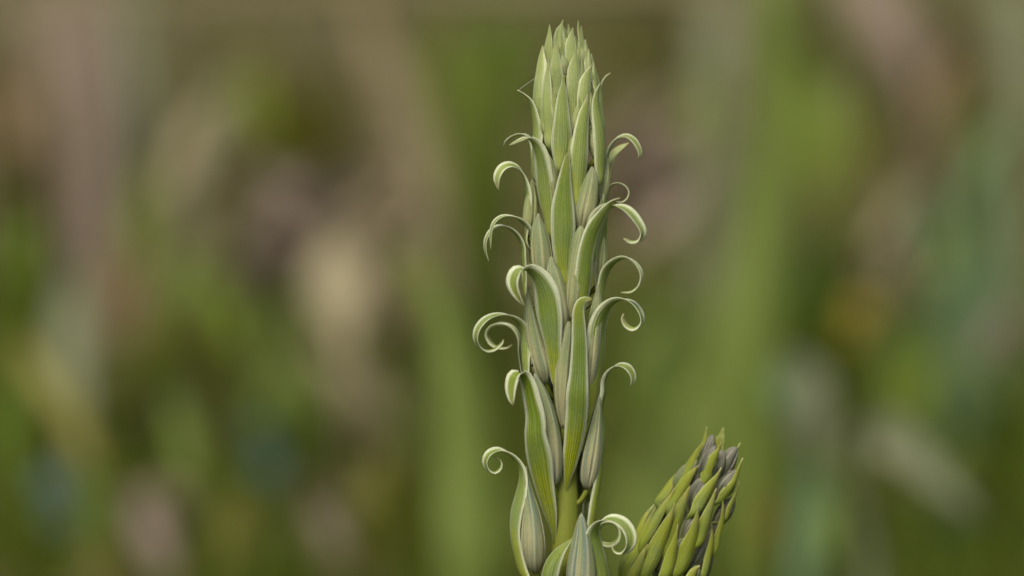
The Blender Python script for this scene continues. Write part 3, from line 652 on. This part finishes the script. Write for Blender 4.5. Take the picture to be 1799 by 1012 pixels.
# stuff: leaf litter and short grass
def scatter(name, n, mat, label, cat, seed, maker, accept=None):
    g = random.Random(seed); V, Fc = [], []
    made = 0
    while made < n:
        D = 1.05 * (11 / 1.05) ** g.random()
        x = g.uniform(-1, 1) * (0.46 * D + 0.35)
        px = 899.5 + x / D / TX * 899.5
        if accept is not None and g.random() > accept(px, D): continue
        made += 1
        maker(g, x, D, V, Fc)
    o = link_mesh(name, V, Fc, mat)
    tag(o, label, cat, kind="stuff"); return o
def litter_leaf(g, x, y, V, Fc):
    L = g.uniform(.025, .06) * (1 + y * .05); W = L * g.uniform(.4, .7); a = g.uniform(0, 6.28); tilt = g.uniform(-.6, .9); z = g.uniform(.002, .03)
    c, s = math.cos(a), math.sin(a); b = len(V)
    for (u, v) in ((-1, 0), (-.2, -1), (.6, -.8), (1, 0), (.6, .8), (-.2, 1), (0.2, 0)):
        lx, ly = u * L * .5, v * W * .5; lz = z + (lx * math.sin(tilt)) + abs(v) * W * .22 + .5 * L * abs(math.sin(tilt))
        lx *= math.cos(tilt)
        V.append((x + lx * c - ly * s, y + lx * s + ly * c, lz))
    for i in range(6): Fc.append((b + i, b + (i + 1) % 6, b + 6))
def grass_blade(hlo, hhi, wlo, whi):
    def mk(g, x, y, V, Fc):
        h = g.uniform(hlo, hhi); w_ = g.uniform(wlo, whi) * (1 + y * .08); a = g.uniform(0, 6.28); ln = h * g.uniform(.1, .7); f = g.uniform(0, 6.28)
        b = len(V)
        for k, t in enumerate((0, .45, .8, 1)):
            cx = x + math.cos(f) * ln * t * t; cy = y + math.sin(f) * ln * t * t; cz = h * (t - .25 * t * t) - .003
            ww = w_ * (1, .9, .55, .06)[k] * .5
            V.append((cx - math.cos(a) * ww, cy - math.sin(a) * ww, cz)); V.append((cx + math.cos(a) * ww, cy + math.sin(a) * ww, cz))
        for k in range(3): Fc.append((b + 2 * k, b + 2 * k + 1, b + 2 * k + 3, b + 2 * k + 2))
    return mk
far = lambda px, D: 0.25 if D < 3.0 else 1.0
scatter("leaf_litter", 4600, M['tan'], "scattered dry tan leaves covering the meadow soil", "leaf litter", 21, litter_leaf, far)
scatter("leaf_litter", 6300, M['mauve'], "scattered dry mauve brown leaves covering the meadow soil", "leaf litter", 22, litter_leaf, far)
scatter("leaf_litter", 8800, M['brown'], "scattered dark brown rotting leaves on the meadow soil", "leaf litter", 23, litter_leaf)
def gr_accept(px, D): return (0.55 + 0.45 * min(1, max(0, (px - 900) / 500)) if D < 3.2 else 0.12 + 0.4 * min(1, max(0, (px - 900) / 500)))
scatter("grass", 19000, M['green'], "short mid green meadow grass", "grass", 31, grass_blade(.06, .19, .003, .007), gr_accept)
scatter("grass", 19000, M['deep'], "short dark green meadow grass", "grass", 32, grass_blade(.04, .13, .003, .007), gr_accept)
scatter("grass", 13500, M['olive'], "short olive meadow grass", "grass", 33, grass_blade(.04, .14, .003, .006))

# things one can tell apart in the blur
def ground_D(py):
    k = ray(899.5, py); return -CAMZ / k.z * k.y
def leaf_plant(name, label, cat, group, blades, mat, part="leaf", cup=.2, twist=(0, 0), lean=.16):
    """blades: list of (distance, [(px, py, width px)...] from base to tip); each starts on the ground"""
    D0, b0 = blades[0]
    root = Vector((gz(D0, b0[0][0]), D0, 0.0))
    e = tag(empty(name, root), label, cat, group)
    for D, pts in blades:
        k = D * TX / 899.5
        p3 = [PD(x, y, D + lean * i_ / len(pts)) for i_, (x, y, _) in enumerate(pts)]; wid = [w_ * k for *_, w_ in pts]
        lo = p3[0]
        if lo.z > 0.01:
            base = Vector((root.x + (lo.x - root.x) * .5, D, -0.004)); p3.insert(0, base); wid.insert(0, wid[0] * .7)
        else: lo.z = min(lo.z, -0.004)
        cnt[0] += 1
        ribbon(part, p3, wid, [rnd.uniform(-30, 30)] * len(p3), M[mat], e, thick=.0006, cup=cup, twist=twist, n=18, nu=5, seed=cnt[0])
    return e
def strap(mat, label, *blades, **kw): return leaf_plant("strap_leaf_plant", label, "plant", None, list(blades), mat, **kw)
def dry(mat, label, *blades): return leaf_plant("dry_stalk_bundle", label, "dry stalks", None, list(blades), mat, "stalk", .35)

TUFTS = dict(
    olive=("moss_tuft", "low dull olive moss tuft on the blurred meadow soil", "moss", "olive moss tufts"),
    deep=("grass_tuft", "low dark green grass tuft in the blurred meadow", "grass", "dark green grass tufts"),
    green=("grass_tuft", "fresh mid green grass tuft in the blurred meadow", "grass", "mid green grass tufts"),
    soft=("grass_tuft", "pale soft green grass tuft in the blurred meadow", "grass", "soft green grass tufts"),
    blue=("grass_tuft", "blue green grass tuft in the blurred meadow", "grass", "blue green grass tufts"),
    pale=("grass_tuft", "pale grey green grass tuft in the blurred meadow", "grass", "grey green grass tufts"),
    brown=("leaf_heap", "dark brown heap of dead leaves in the blurred meadow", "dead leaves", "dark brown leaf heaps"),
    mauve=("leaf_heap", "mauve brown heap of dry leaves in the blurred meadow", "dead leaves", "mauve leaf heaps"),
    tan=("leaf_heap", "tan heap of dry leaves in the blurred meadow", "dead leaves", "tan leaf heaps"),
)
def tuft(mat, px, py, wp, hp, dens=1.0, D=None):
    """low tuft or heap standing on the ground; px, py its middle, wp, hp its size as seen"""
    D = D or min(ground_D(min(py + hp * .5, 1200)), 9.5); k = D * TX / 899.5
    c = PD(px, py, D); x0 = c.x; top = max(PD(px, py - hp * .5, D).z, 0.05); r = wp * .5 * k
    name, label, cat, group = TUFTS[mat]
    cnt[0] += 1; g = random.Random(cnt[0] * 13)
    V, Fc = [], []
    heap = name == "leaf_heap"
    n = int(min(1000, max(80, 90 * dens * (2.4 if mat in ('olive', 'deep', 'brown') else 1.3) * (r / .05))))
    for i in range(n):
        a, q = g.uniform(0, 6.28), math.sqrt(g.random()) * .9
        bx, by = math.cos(a) * q * r, math.sin(a) * q * r * .8
        hh = top * (1 - .45 * q * q) * g.uniform(.55, 1.0)
        if heap:
            L = g.uniform(.03, .07) * (1 + D * .08); z = hh * g.random() ** .6; az = g.uniform(0, 6.28); t = g.uniform(-1.2, 1.2); W_ = L * g.uniform(.4, .7)
            ux = Vector((math.cos(az) * math.cos(t), math.sin(az) * math.cos(t), math.sin(t))); uy = Vector((-math.sin(az), math.cos(az), g.uniform(-.4, .4)))
            o = Vector((bx, by, max(z, .01))); b = len(V)
            nn = ux.cross(uy)
            for (u, v, h) in ((-1, 0, 0), (-.2, -1, .25), (.6, -.8, .25), (1, 0, .1), (.6, .8, .25), (-.2, 1, .25), (.2, 0, 0)):
                p = o + ux * u * L * .5 + uy * v * W_ * .5 + nn * h * W_ * .4; p.z = max(p.z, .002); V.append(tuple(p + Vector((x0, D, 0))))
            for i2 in range(6): Fc.append((b + i2, b + (i2 + 1) % 6, b + 6))
        else:
            w_ = g.uniform(.004, .010) * (1 + D * .10); fa = a + g.uniform(-.6, .6); ln = r * g.uniform(.05, .35); fz = g.uniform(-.7, .7); b = len(V)
            for kk, t in enumerate((0, .5, .85, 1)):
                ww = w_ * (.8, 1, .6, .06)[kk] * .5
                cx, cy, cz = x0 + bx + math.cos(fa) * ln * t * t, D + by + math.sin(fa) * ln * t * t, hh * t - .004
                V.append((cx - math.cos(fz) * ww, cy - math.sin(fz) * ww, cz)); V.append((cx + math.cos(fz) * ww, cy + math.sin(fz) * ww, cz))
            for kk in range(3): Fc.append((b + 2 * kk, b + 2 * kk + 1, b + 2 * kk + 3, b + 2 * kk + 2))
    o = link_mesh(name, V, Fc, M[mat]); tag(o, tuft_label(mat, px, py, wp, hp, D), cat, group)
    return o
MARKS = [(150, 200, 2.9, "the mauve dead stalks"), (260, 180, 3.1, "the grey dead stalks"), (592, 480, 2.5, "the cream dead leaf"), (60, 660, 1.7, "the yellowing leaf"),
         (128, 530, 2.2, "the upright pale leaf"), (95, 880, 1.8, "two blue flowers"), (475, 800, 2.0, "the blue green flower"), (690, 200, 2.6, "the leaning tan stalk"), (990, 90, .8, "the tall spike's crown"),
         (990, 350, .8, "the tall spike's middle"), (990, 800, .8, "the tall spike's stem"), (1200, 900, .8, "the leaning spike"), (1345, 300, 1.7, "the tall soft green leaf"), (1510, 560, 2.0, "the golden flower"),
         (1560, 790, 1.6, "the broad pale arching leaf"), (1690, 420, 2.4, "the blue green leaves"), (1580, 100, 2.7, "the leaning mauve stalk"), (1780, 150, 2.8, "the pale grey stalk"),
         (270, 930, 1.9, "the pinkish dead leaf"), (640, 680, 2.3, "the short tan dead leaf"), (835, 800, 1.55, "the broad upright green leaf"), (815, 200, 2.8, "the fresh green leaves"), (250, 400, 2.6, "the bright narrow leaf")]
used = {}
def tuft_label(mat, px, py, wp, hp, D, what=None):
    what = what or {'olive': "dull olive moss tuft", 'deep': "dark green grass tuft", 'green': "mid green grass tuft", 'soft': "soft pale green grass tuft", 'blue': "blue green grass tuft",
            'pale': "grey green grass tuft", 'brown': "dark brown dead leaf heap", 'mauve': "mauve brown dry leaf heap", 'tan': "tan dry leaf heap"}[mat]
    size = "tall " if hp > wp * 1.1 else ("wide low " if wp > hp * 1.35 else "")
    near = sorted(MARKS, key=lambda m_: math.hypot(m_[0] - px, m_[1] - py))
    short = lambda q_: len(q_.split()) <= 16
    for m1, m2 in ((near[0], None), (near[0], near[1]), (near[1], None), (near[0], near[2]), (near[1], near[2])):
        t = f"{size}{what} " + (("far behind " if D - m1[2] > 1.2 else "just behind " if D > m1[2] else "in front of ") + m1[3] if m2 is None else f"between {m1[3]} and {m2[3]}")
        if t not in used and short(t): break
    used[t] = 1
    return t

for a in [('olive', 540, 190, 210, 130), ('olive', 440, 130, 140, 110), ('brown', 10, 190, 150, 130), ('deep', 20, 320, 130, 120), ('green', 40, 440, 130, 120),
          ('green', 250, 380, 70, 130), ('olive', 470, 470, 130, 100), ('brown', 530, 450, 90, 110), ('olive', 330, 600, 170, 170), ('brown', 200, 440, 140, 120), ('brown', 210, 480, 130, 90),
          ('olive', 650, 850, 230, 150), ('olive', 720, 900, 180, 150), ('brown', 290, 780, 130, 150), ('brown', 1600, 150, 140, 90), ('brown', 1690, 120, 110, 110),
          ('deep', 1460, 490, 200, 170), ('deep', 1130, 680, 150, 130), ('deep', 1740, 780, 190, 220), ('deep', 1690, 960, 260, 180), ('deep', 20, 960, 170, 230),
          ('deep', 120, 980, 130, 140), ('deep', 1370, 570, 120, 150), ('green', 880, 100, 170, 160), ('green', 800, 120, 120, 180), ('olive', 1130, 60, 220, 110),
          ('green', 1390, 70, 150, 120), ('green', 1560, 620, 160, 160), ('deep', 1640, 560, 180, 180), ('olive', 1690, 330, 160, 110),
          ('mauve', 420, 280, 160, 110), ('mauve', 540, 330, 200, 100), ('tan', 620, 330, 170, 100), ('mauve', 680, 370, 150, 90), ('mauve', 600, 640, 170, 90), ('tan', 660, 690, 190, 90),
          ('mauve', 270, 940, 130, 150), ('mauve', 570, 930, 140, 160), ('mauve', 1130, 320, 190, 200), ('mauve', 1190, 250, 160, 150), ('mauve', 1570, 60, 170, 120), ('tan', 1600, 400, 110, 190),
          ('tan', 1780, 410, 60, 120), ('mauve', 1740, 560, 110, 130), ('tan', 860, 330, 120, 240), ('tan', 800, 400, 200, 150), ('blue', 1680, 430, 170, 170), ('blue', 1720, 270, 140, 130),
          ('green', 450, 560, 190, 150), ('green', 400, 480, 120, 90), ('soft', 150, 560, 120, 150), ('green', 700, 600, 160, 150), ('soft', 1160, 520, 200, 130),
          ('mauve', 520, 350, 230, 120, 1.2, 3.3), ('tan', 660, 460, 170, 120, 1.0, 3.0), ('soft', 1180, 580, 230, 220, 1.2, 2.6), ('soft', 500, 650, 170, 150, 1.0, 2.4), ('soft', 1600, 500, 150, 160, 1.0, 2.5), ('tan', 1590, 350, 100, 170, 1.2, 2.8), ('deep', 1390, 810, 110, 160, 1.2, 2.0),
          ('mauve', 275, 960, 90, 130, 1.0, 2.2), ('tan', 1600, 370, 120, 200, 1.2, 3.2), ('olive', 480, 150, 220, 150, 1.2, 4.2),
          ('deep', 30, 350, 150, 220, 1.2, 2.5), ('green', 30, 490, 150, 180, 1.2, 2.3), ('deep', 60, 600, 90, 150), ('brown', 60, 210, 130, 130, 1.2, 3.4), ('brown', 1620, 170, 130, 110, 1.2, 3.0), ('olive', 1740, 190, 130, 160, 1, 2.9),
          ('olive', 620, 980, 200, 160), ('deep', 480, 990, 200, 130), ('olive', 740, 970, 160, 140), ('olive', 420, 830, 140, 120), ('deep', 550, 760, 130, 110), ('green', 560, 570, 120, 90),
          ('deep', 1420, 800, 200, 140), ('deep', 1560, 940, 160, 150), ('deep', 1450, 430, 140, 130, 1.2, 2.6),
          ('green', 1200, 850, 260, 260), ('green', 1450, 930, 260, 200), ('green', 350, 900, 260, 200), ('green', 480, 900, 130, 180), ('green', 150, 780, 230, 250), ('olive', 250, 690, 180, 160)]:
    tuft(*a)

strap('soft', "tall soft green upright leaf standing behind the leaning spike",
      (1.7, [(1345, 1000, 70), (1325, 620, 95), (1340, 420, 90), (1365, 200, 75), (1352, -60, 50)]),
      (1.75, [(1300, 1000, 60), (1265, 700, 75), (1285, 520, 60), (1330, 380, 10)]))
strap('soft', "broad soft green upright leaf behind the tall spike's lower left bracts",
      (1.55, [(850, 1010, 90), (838, 850, 110), (815, 680, 100), (780, 540, 60), (740, 470, 8)]),
      (1.62, [(800, 1010, 50), (790, 860, 60), (800, 700, 40), (830, 600, 6)]))
strap('soft', "soft green leaves arching between the two spikes",
      (1.8, [(1190, 1010, 80), (1200, 850, 90), (1240, 690, 70), (1290, 560, 10)]), (1.85, [(1120, 1010, 80), (1130, 850, 80), (1180, 740, 50), (1230, 680, 8)]))
strap('pale', "broad pale grey green leaf arching down to the right beyond the leaning spike",
      (1.6, [(1520, 1010, 50), (1500, 900, 60), (1470, 790, 80), (1500, 745, 95), (1580, 790, 95), (1660, 860, 70), (1730, 920, 8)]), twist=(0, 95), lean=0)
strap('pale', "short pale leaf with a broad bent tip beyond the leaning spike",
      (1.75, [(1440, 1010, 16), (1430, 880, 18), (1425, 790, 40), (1405, 700, 140), (1370, 650, 110), (1340, 610, 8)]), lean=0.05)
strap('blue', "narrow blue green leaf beside the broad pale arching leaf", (1.6, [(1415, 1010, 60), (1425, 880, 60), (1420, 800, 8)]))
strap('yellow', "yellowing leaf with a bent tip among dark grass tufts", (1.7, [(190, 1010, 40), (170, 850, 40), (120, 720, 50), (60, 640, 55), (30, 590, 10)]))
strap('pale', "upright pale grey leaf beside a brown leaf heap", (2.2, [(130, 760, 40), (120, 640, 60), (118, 540, 70), (140, 450, 8)]))
strap('green', "bright green narrow leaf by the mauve dry stalks", (2.6, [(255, 640, 40), (250, 450, 55), (255, 340, 45), (265, 280, 5)]), (2.6, [(240, 640, 40), (225, 480, 35), (215, 400, 5)]))
strap('blue', "blue green upright leaves among tan leaf heaps and grass",
      (2.4, [(1700, 720, 60), (1690, 500, 70), (1640, 380, 70), (1600, 310, 8)]), (2.5, [(1730, 700, 60), (1745, 480, 60), (1735, 340, 50), (1720, 270, 8)]), (2.45, [(1660, 700, 50), (1640, 560, 60), (1620, 440, 8)]))
strap('green', "fresh green upright leaves behind the tall spike's tip",
      (2.8, [(820, 560, 60), (815, 300, 80), (800, 120, 80), (790, 20, 10)]), (2.9, [(880, 540, 70), (885, 300, 80), (900, 100, 90), (910, 10, 10)]))
dry('mauve', "tall bundle of mauve brown dead stalks on the meadow",
    (2.9, [(150, 490, 14), (152, 400, 36), (150, 250, 55), (130, 60, 55), (110, -40, 40)]), (2.95, [(195, 490, 12), (192, 420, 30), (190, 300, 50), (190, 120, 50), (170, -40, 40)]), (2.85, [(175, 500, 10), (172, 420, 24), (170, 330, 40), (165, 150, 40), (190, -30, 30)]),
    (2.9, [(110, 470, 16), (95, 250, 20), (70, 100, 50), (45, -40, 40)]))
dry('pale', "grey dead stalks standing beside the mauve bundle", (3.1, [(250, 470, 10), (250, 300, 30), (235, 150, 50), (230, -30, 40)]), (3.1, [(300, 450, 10), (330, 280, 40), (360, 200, 60), (420, 130, 8)]))
dry('tan', "pale tan dead leaf stalk leaning in front of green moss", (2.6, [(790, 580, 20), (765, 420, 40), (725, 290, 85), (680, 160, 90), (640, 50, 40), (610, -40, 20)]))
dry('pale', "grey green dead stalk behind the tall spike and the upright leaf", (3.0, [(1240, 500, 40), (1245, 300, 50), (1250, 130, 75), (1270, -40, 70)]))
dry('pale', "pale grey dead stalk beside dark brown leaves", (2.8, [(1790, 520, 40), (1790, 300, 30), (1785, 110, 70), (1770, -40, 60)]))
dry('mauve', "mauve dead stalk leaning over dark brown leaf heaps", (2.7, [(1640, 560, 14), (1635, 300, 16), (1605, 130, 30), (1570, 50, 95), (1530, -20, 110), (1510, -70, 60)]))
dry('cream', "cream dead leaf standing on its stalk in the meadow", (2.15, [(610, 640, 12), (605, 580, 34), (596, 510, 115), (586, 450, 105), (578, 400, 10)]))
dry('mauve', "pinkish dead leaf on a bent stalk by olive moss", (1.9, [(290, 1010, 30), (280, 960, 50), (262, 905, 60), (250, 860, 16)]))
dry('tan', "tan dead leaf on a short stalk below the cream leaf", (2.3, [(710, 760, 14), (690, 715, 60), (640, 680, 80), (590, 640, 50), (550, 610, 10)]))

BLADE_WORD = {'green': "mid green", 'deep': "dark green", 'soft': "soft green", 'blue': "blue green", 'pale': "grey green", 'olive': "olive", 'yellow': "yellowish", 'mauve': "mauve brown dry", 'tan': "tan dry", 'cream': "cream dry", 'brown': "dark brown dry"}
def loose_blade(mat, x0, y0, x1, y1, wpx, D):
    """one blade rising from the ground and bending along the line x0,y0 -> x1,y1 of the picture"""
    k = D * TX / 899.5
    a, b = PD(x0, y0, D), PD(x1, y1, D + .12)
    g_ = Vector((a.x + (a.x - b.x) * .4, D + .02, -.004))
    m_ = (a + b) * .5 + Vector((0, 0, .02 * D * .3))
    cnt[0] += 1
    dry_ = mat in ('mauve', 'tan', 'cream', 'brown')
    o = ribbon("dead_plant" if dry_ else "meadow_plant", [g_, g_ * .5 + a * .5, a - (b - a).normalized() * wpx * k * .8, a, m_, b], [.0022, .0020, .002, wpx * k * .8, wpx * k * 1.1, wpx * k * .1], [rnd.uniform(-25, 25)] * 6, M[mat], None, thick=.0006, cup=.15, n=26, nu=5, twist=(0, math.copysign(40, x1 - x0) if abs(x1 - x0) > abs(y1 - y0) * .6 else 0), seed=cnt[0])
    lab = tuft_label(None, (x0 + x1) / 2, (y0 + y1) / 2, 10, 10, D, f"{BLADE_WORD[mat]} stalked leaf with a bent blade" if abs(x1 - x0) > 60 else f"{BLADE_WORD[mat]} upright stalked leaf")
    tag(o, lab, "plant", "single stalked leaves in the blurred meadow")
for b_ in [('tan', 300, 330, 380, 160, 34, 2.1), ('mauve', 360, 300, 480, 250, 40, 2.3), ('olive', 420, 220, 470, 90, 40, 2.5), ('green', 470, 250, 440, 110, 26, 2.2), ('brown', 40, 260, -20, 150, 50, 2.2),
           ('soft', 300, 520, 380, 400, 34, 2.0), ('green', 420, 620, 370, 480, 40, 1.9), ('deep', 480, 600, 520, 500, 34, 2.0), ('soft', 560, 720, 440, 590, 36, 1.8), ('mauve', 690, 420, 770, 390, 50, 2.2),
           ('tan', 560, 300, 700, 310, 40, 2.4), ('green', 740, 520, 700, 420, 34, 2.0), ('green', 30, 480, 70, 380, 40, 1.9), ('deep', 10, 820, 40, 640, 44, 1.6), ('soft', 330, 820, 300, 690, 40, 1.7), ('olive', 640, 900, 700, 780, 50, 1.7),
           ('mauve', 300, 970, 250, 890, 34, 1.7), ('mauve', 600, 960, 540, 890, 46, 1.7), ('green', 720, 780, 660, 700, 34, 1.7), ('deep', 180, 940, 140, 800, 40, 1.6), ('olive', 400, 960, 430, 860, 50, 1.6),
           ('soft', 1230, 260, 1240, 120, 40, 2.3), ('olive', 1120, 140, 1060, 60, 60, 2.6), ('mauve', 1130, 420, 1240, 330, 60, 2.2), ('tan', 1170, 240, 1250, 200, 44, 2.3), ('green', 1440, 330, 1400, 120, 44, 2.1), ('olive', 1480, 280, 1540, 190, 40, 2.3),
           ('tan', 1540, 420, 1620, 330, 34, 2.0), ('tan', 1560, 480, 1600, 400, 34, 2.0), ('olive', 1660, 310, 1740, 220, 40, 2.2), ('brown', 1640, 190, 1700, 90, 50, 2.5), ('blue', 1700, 330, 1780, 200, 40, 2.0), ('soft', 1640, 480, 1700, 390, 34, 1.9),
           ('deep', 1420, 560, 1400, 430, 50, 1.8), ('deep', 1560, 700, 1600, 560, 44, 1.8), ('blue', 1370, 700, 1330, 610, 44, 1.7), ('mauve', 1720, 620, 1780, 540, 50, 2.0), ('soft', 1760, 700, 1700, 620, 40, 1.8), ('green', 1620, 900, 1720, 760, 40, 1.6),
           ('soft', 460, 710, 540, 600, 70, 2.2), ('green', 330, 550, 400, 450, 64, 2.3), ('soft', 1440, 300, 1470, 130, 60, 2.4), ('soft', 1140, 710, 1200, 600, 64, 2.2), ('green', 1600, 740, 1640, 600, 64, 2.2), ('brown', 225, 570, 195, 430, 80, 2.3), ('brown', 165, 550, 240, 430, 66, 2.4), ('mauve', 450, 390, 560, 320, 90, 2.4), ('mauve', 530, 350, 420, 290, 80, 2.5), ('tan', 610, 390, 710, 330, 80, 2.5), ('mauve', 480, 330, 600, 360, 80, 2.6), ('brown', 30, 230, 80, 150, 50, 2.3),
           ('deep', 1680, 980, 1650, 840, 50, 1.6), ('olive', 1340, 960, 1360, 850, 44, 1.6), ('soft', 1460, 960, 1440, 860, 40, 1.6), ('deep', 1150, 740, 1120, 640, 44, 1.8), ('soft', 1130, 620, 1200, 540, 40, 1.9), ('deep', 900, 130, 850, 30, 50, 2.5)]:
    loose_blade(*b_)
def cane():
    D = 2.5
    pts = [PD(x, y, D + dz) for x, y, dz in ((1345, 700, 0), (1340, 300, 0), (1320, 40, 0), (1200, -18, 0), (900, -22, .05), (600, -18, .1), (300, -8, .1), (-60, 20, .1))]
    pts.insert(0, Vector((pts[0].x, D, -.005)))
    o = tube("dry_cane", pts, [.008, .009, .010, .012, .014, .014, .013, .010, .006], M['tan'], None, n=50, m=8)
    tag(o, "long dry tan cane arching over behind the tip of the tall spike", "cane")
cane()

def flower(px, py, D, rad_px, mat, label, npet, tilt=0.5):
    k = D * TX / 899.5; r = rad_px * k
    c = PD(px, py, D); root = Vector((c.x + .01, D + .01, 0))
    e = tag(empty("meadow_flower", root), label, "flower")
    tube("stem", [root - Vector((0, 0, .005)), root + (c - root) * .5 + Vector((.004, 0, 0)), c], [.004, .0035, .003], M['green'], e, n=10, m=8)
    axis = Vector((0, -math.cos(tilt), math.sin(tilt))); sx = Vector((1, 0, 0)); sy = axis.cross(sx)
    for i in range(npet):
        a = 2 * math.pi * i / npet; d = sx * math.cos(a) + sy * math.sin(a)
        pts = [c, c + d * r * .5 + axis * r * .18, c + d * r + axis * r * .1]
        V, Fc = [], []
        side = axis.cross(d); th = axis * .0005
        prof = [(0, .10), (.3, .3), (.65, .42), (.9, .28), (1, .04)]
        for t, ww in prof:
            p = c + d * r * t + axis * r * .25 * math.sin(t * 2.4)
            for sgn, off in ((-1, 0), (1, 0), (1, 1), (-1, 1)): V.append(tuple(p + side * sgn * ww * r * .9 - th * off))
        for j in range(4):
            for q in range(4): Fc.append((j * 4 + q, j * 4 + (q + 1) % 4, j * 4 + 4 + (q + 1) % 4, j * 4 + 4 + q))
        Fc.append((3, 2, 1, 0)); Fc.append((16, 17, 18, 19))
        link_mesh("petal", V, Fc, M[mat], e)
    tube("flower_centre", [c - axis * .001, c + axis * r * .22], [r * .35, r * .25], M['yellow'] if mat == 'petal_gold' else M['deep'], e, n=4, m=10)
flower(1510, 548, 2.0, 28, 'petal_gold', "blurred golden yellow meadow flower among green leaves", 8)
flower(1495, 590, 2.05, 18, 'petal_gold', "smaller golden flower just below the yellow meadow flower", 8)
for q in ((90, 850, 1.8, 32, "blue flower low among dark grass tufts"), (105, 910, 1.85, 26, "blue flower below another in dark grass"), (474, 820, 2.0, 30, "blue green flower in front of olive moss"), (455, 760, 2.1, 22, "small blue flower above the blue green one")):
    flower(q[0], q[1], q[2], q[3], 'petal_blue', q[4], 6, .2)

# a fine thread of spider silk and a speck on one bud
tag(tube("spider_silk", [P(910, 159, 28), P(926, 147, 26), P(947, 133, 22)], [.00007, .00006, .00007], leafmat("silk_white", (.6, .6, .58), (.7, .7, .68), .0), None, n=8, m=6),
    "fine spider silk thread from a curled bract tip to the tall spike's crown", "silk")
p0 = P(935, 642, 72)
tag(tube("dirt_speck", [p0 + Vector((0, 0, -.0006)), p0 + Vector((0, -.0002, -.0003)), p0 + Vector((0, -.0002, .0002)), p0 + Vector((0, 0, .0006))], [.0002, .0006, .0006, .0002], leafmat("speck_black", (.012, .008, .006), (.02, .012, .008), .0), None, n=8, m=8),
    "tiny dark speck on a grey green bud of the tall spike", "speck")
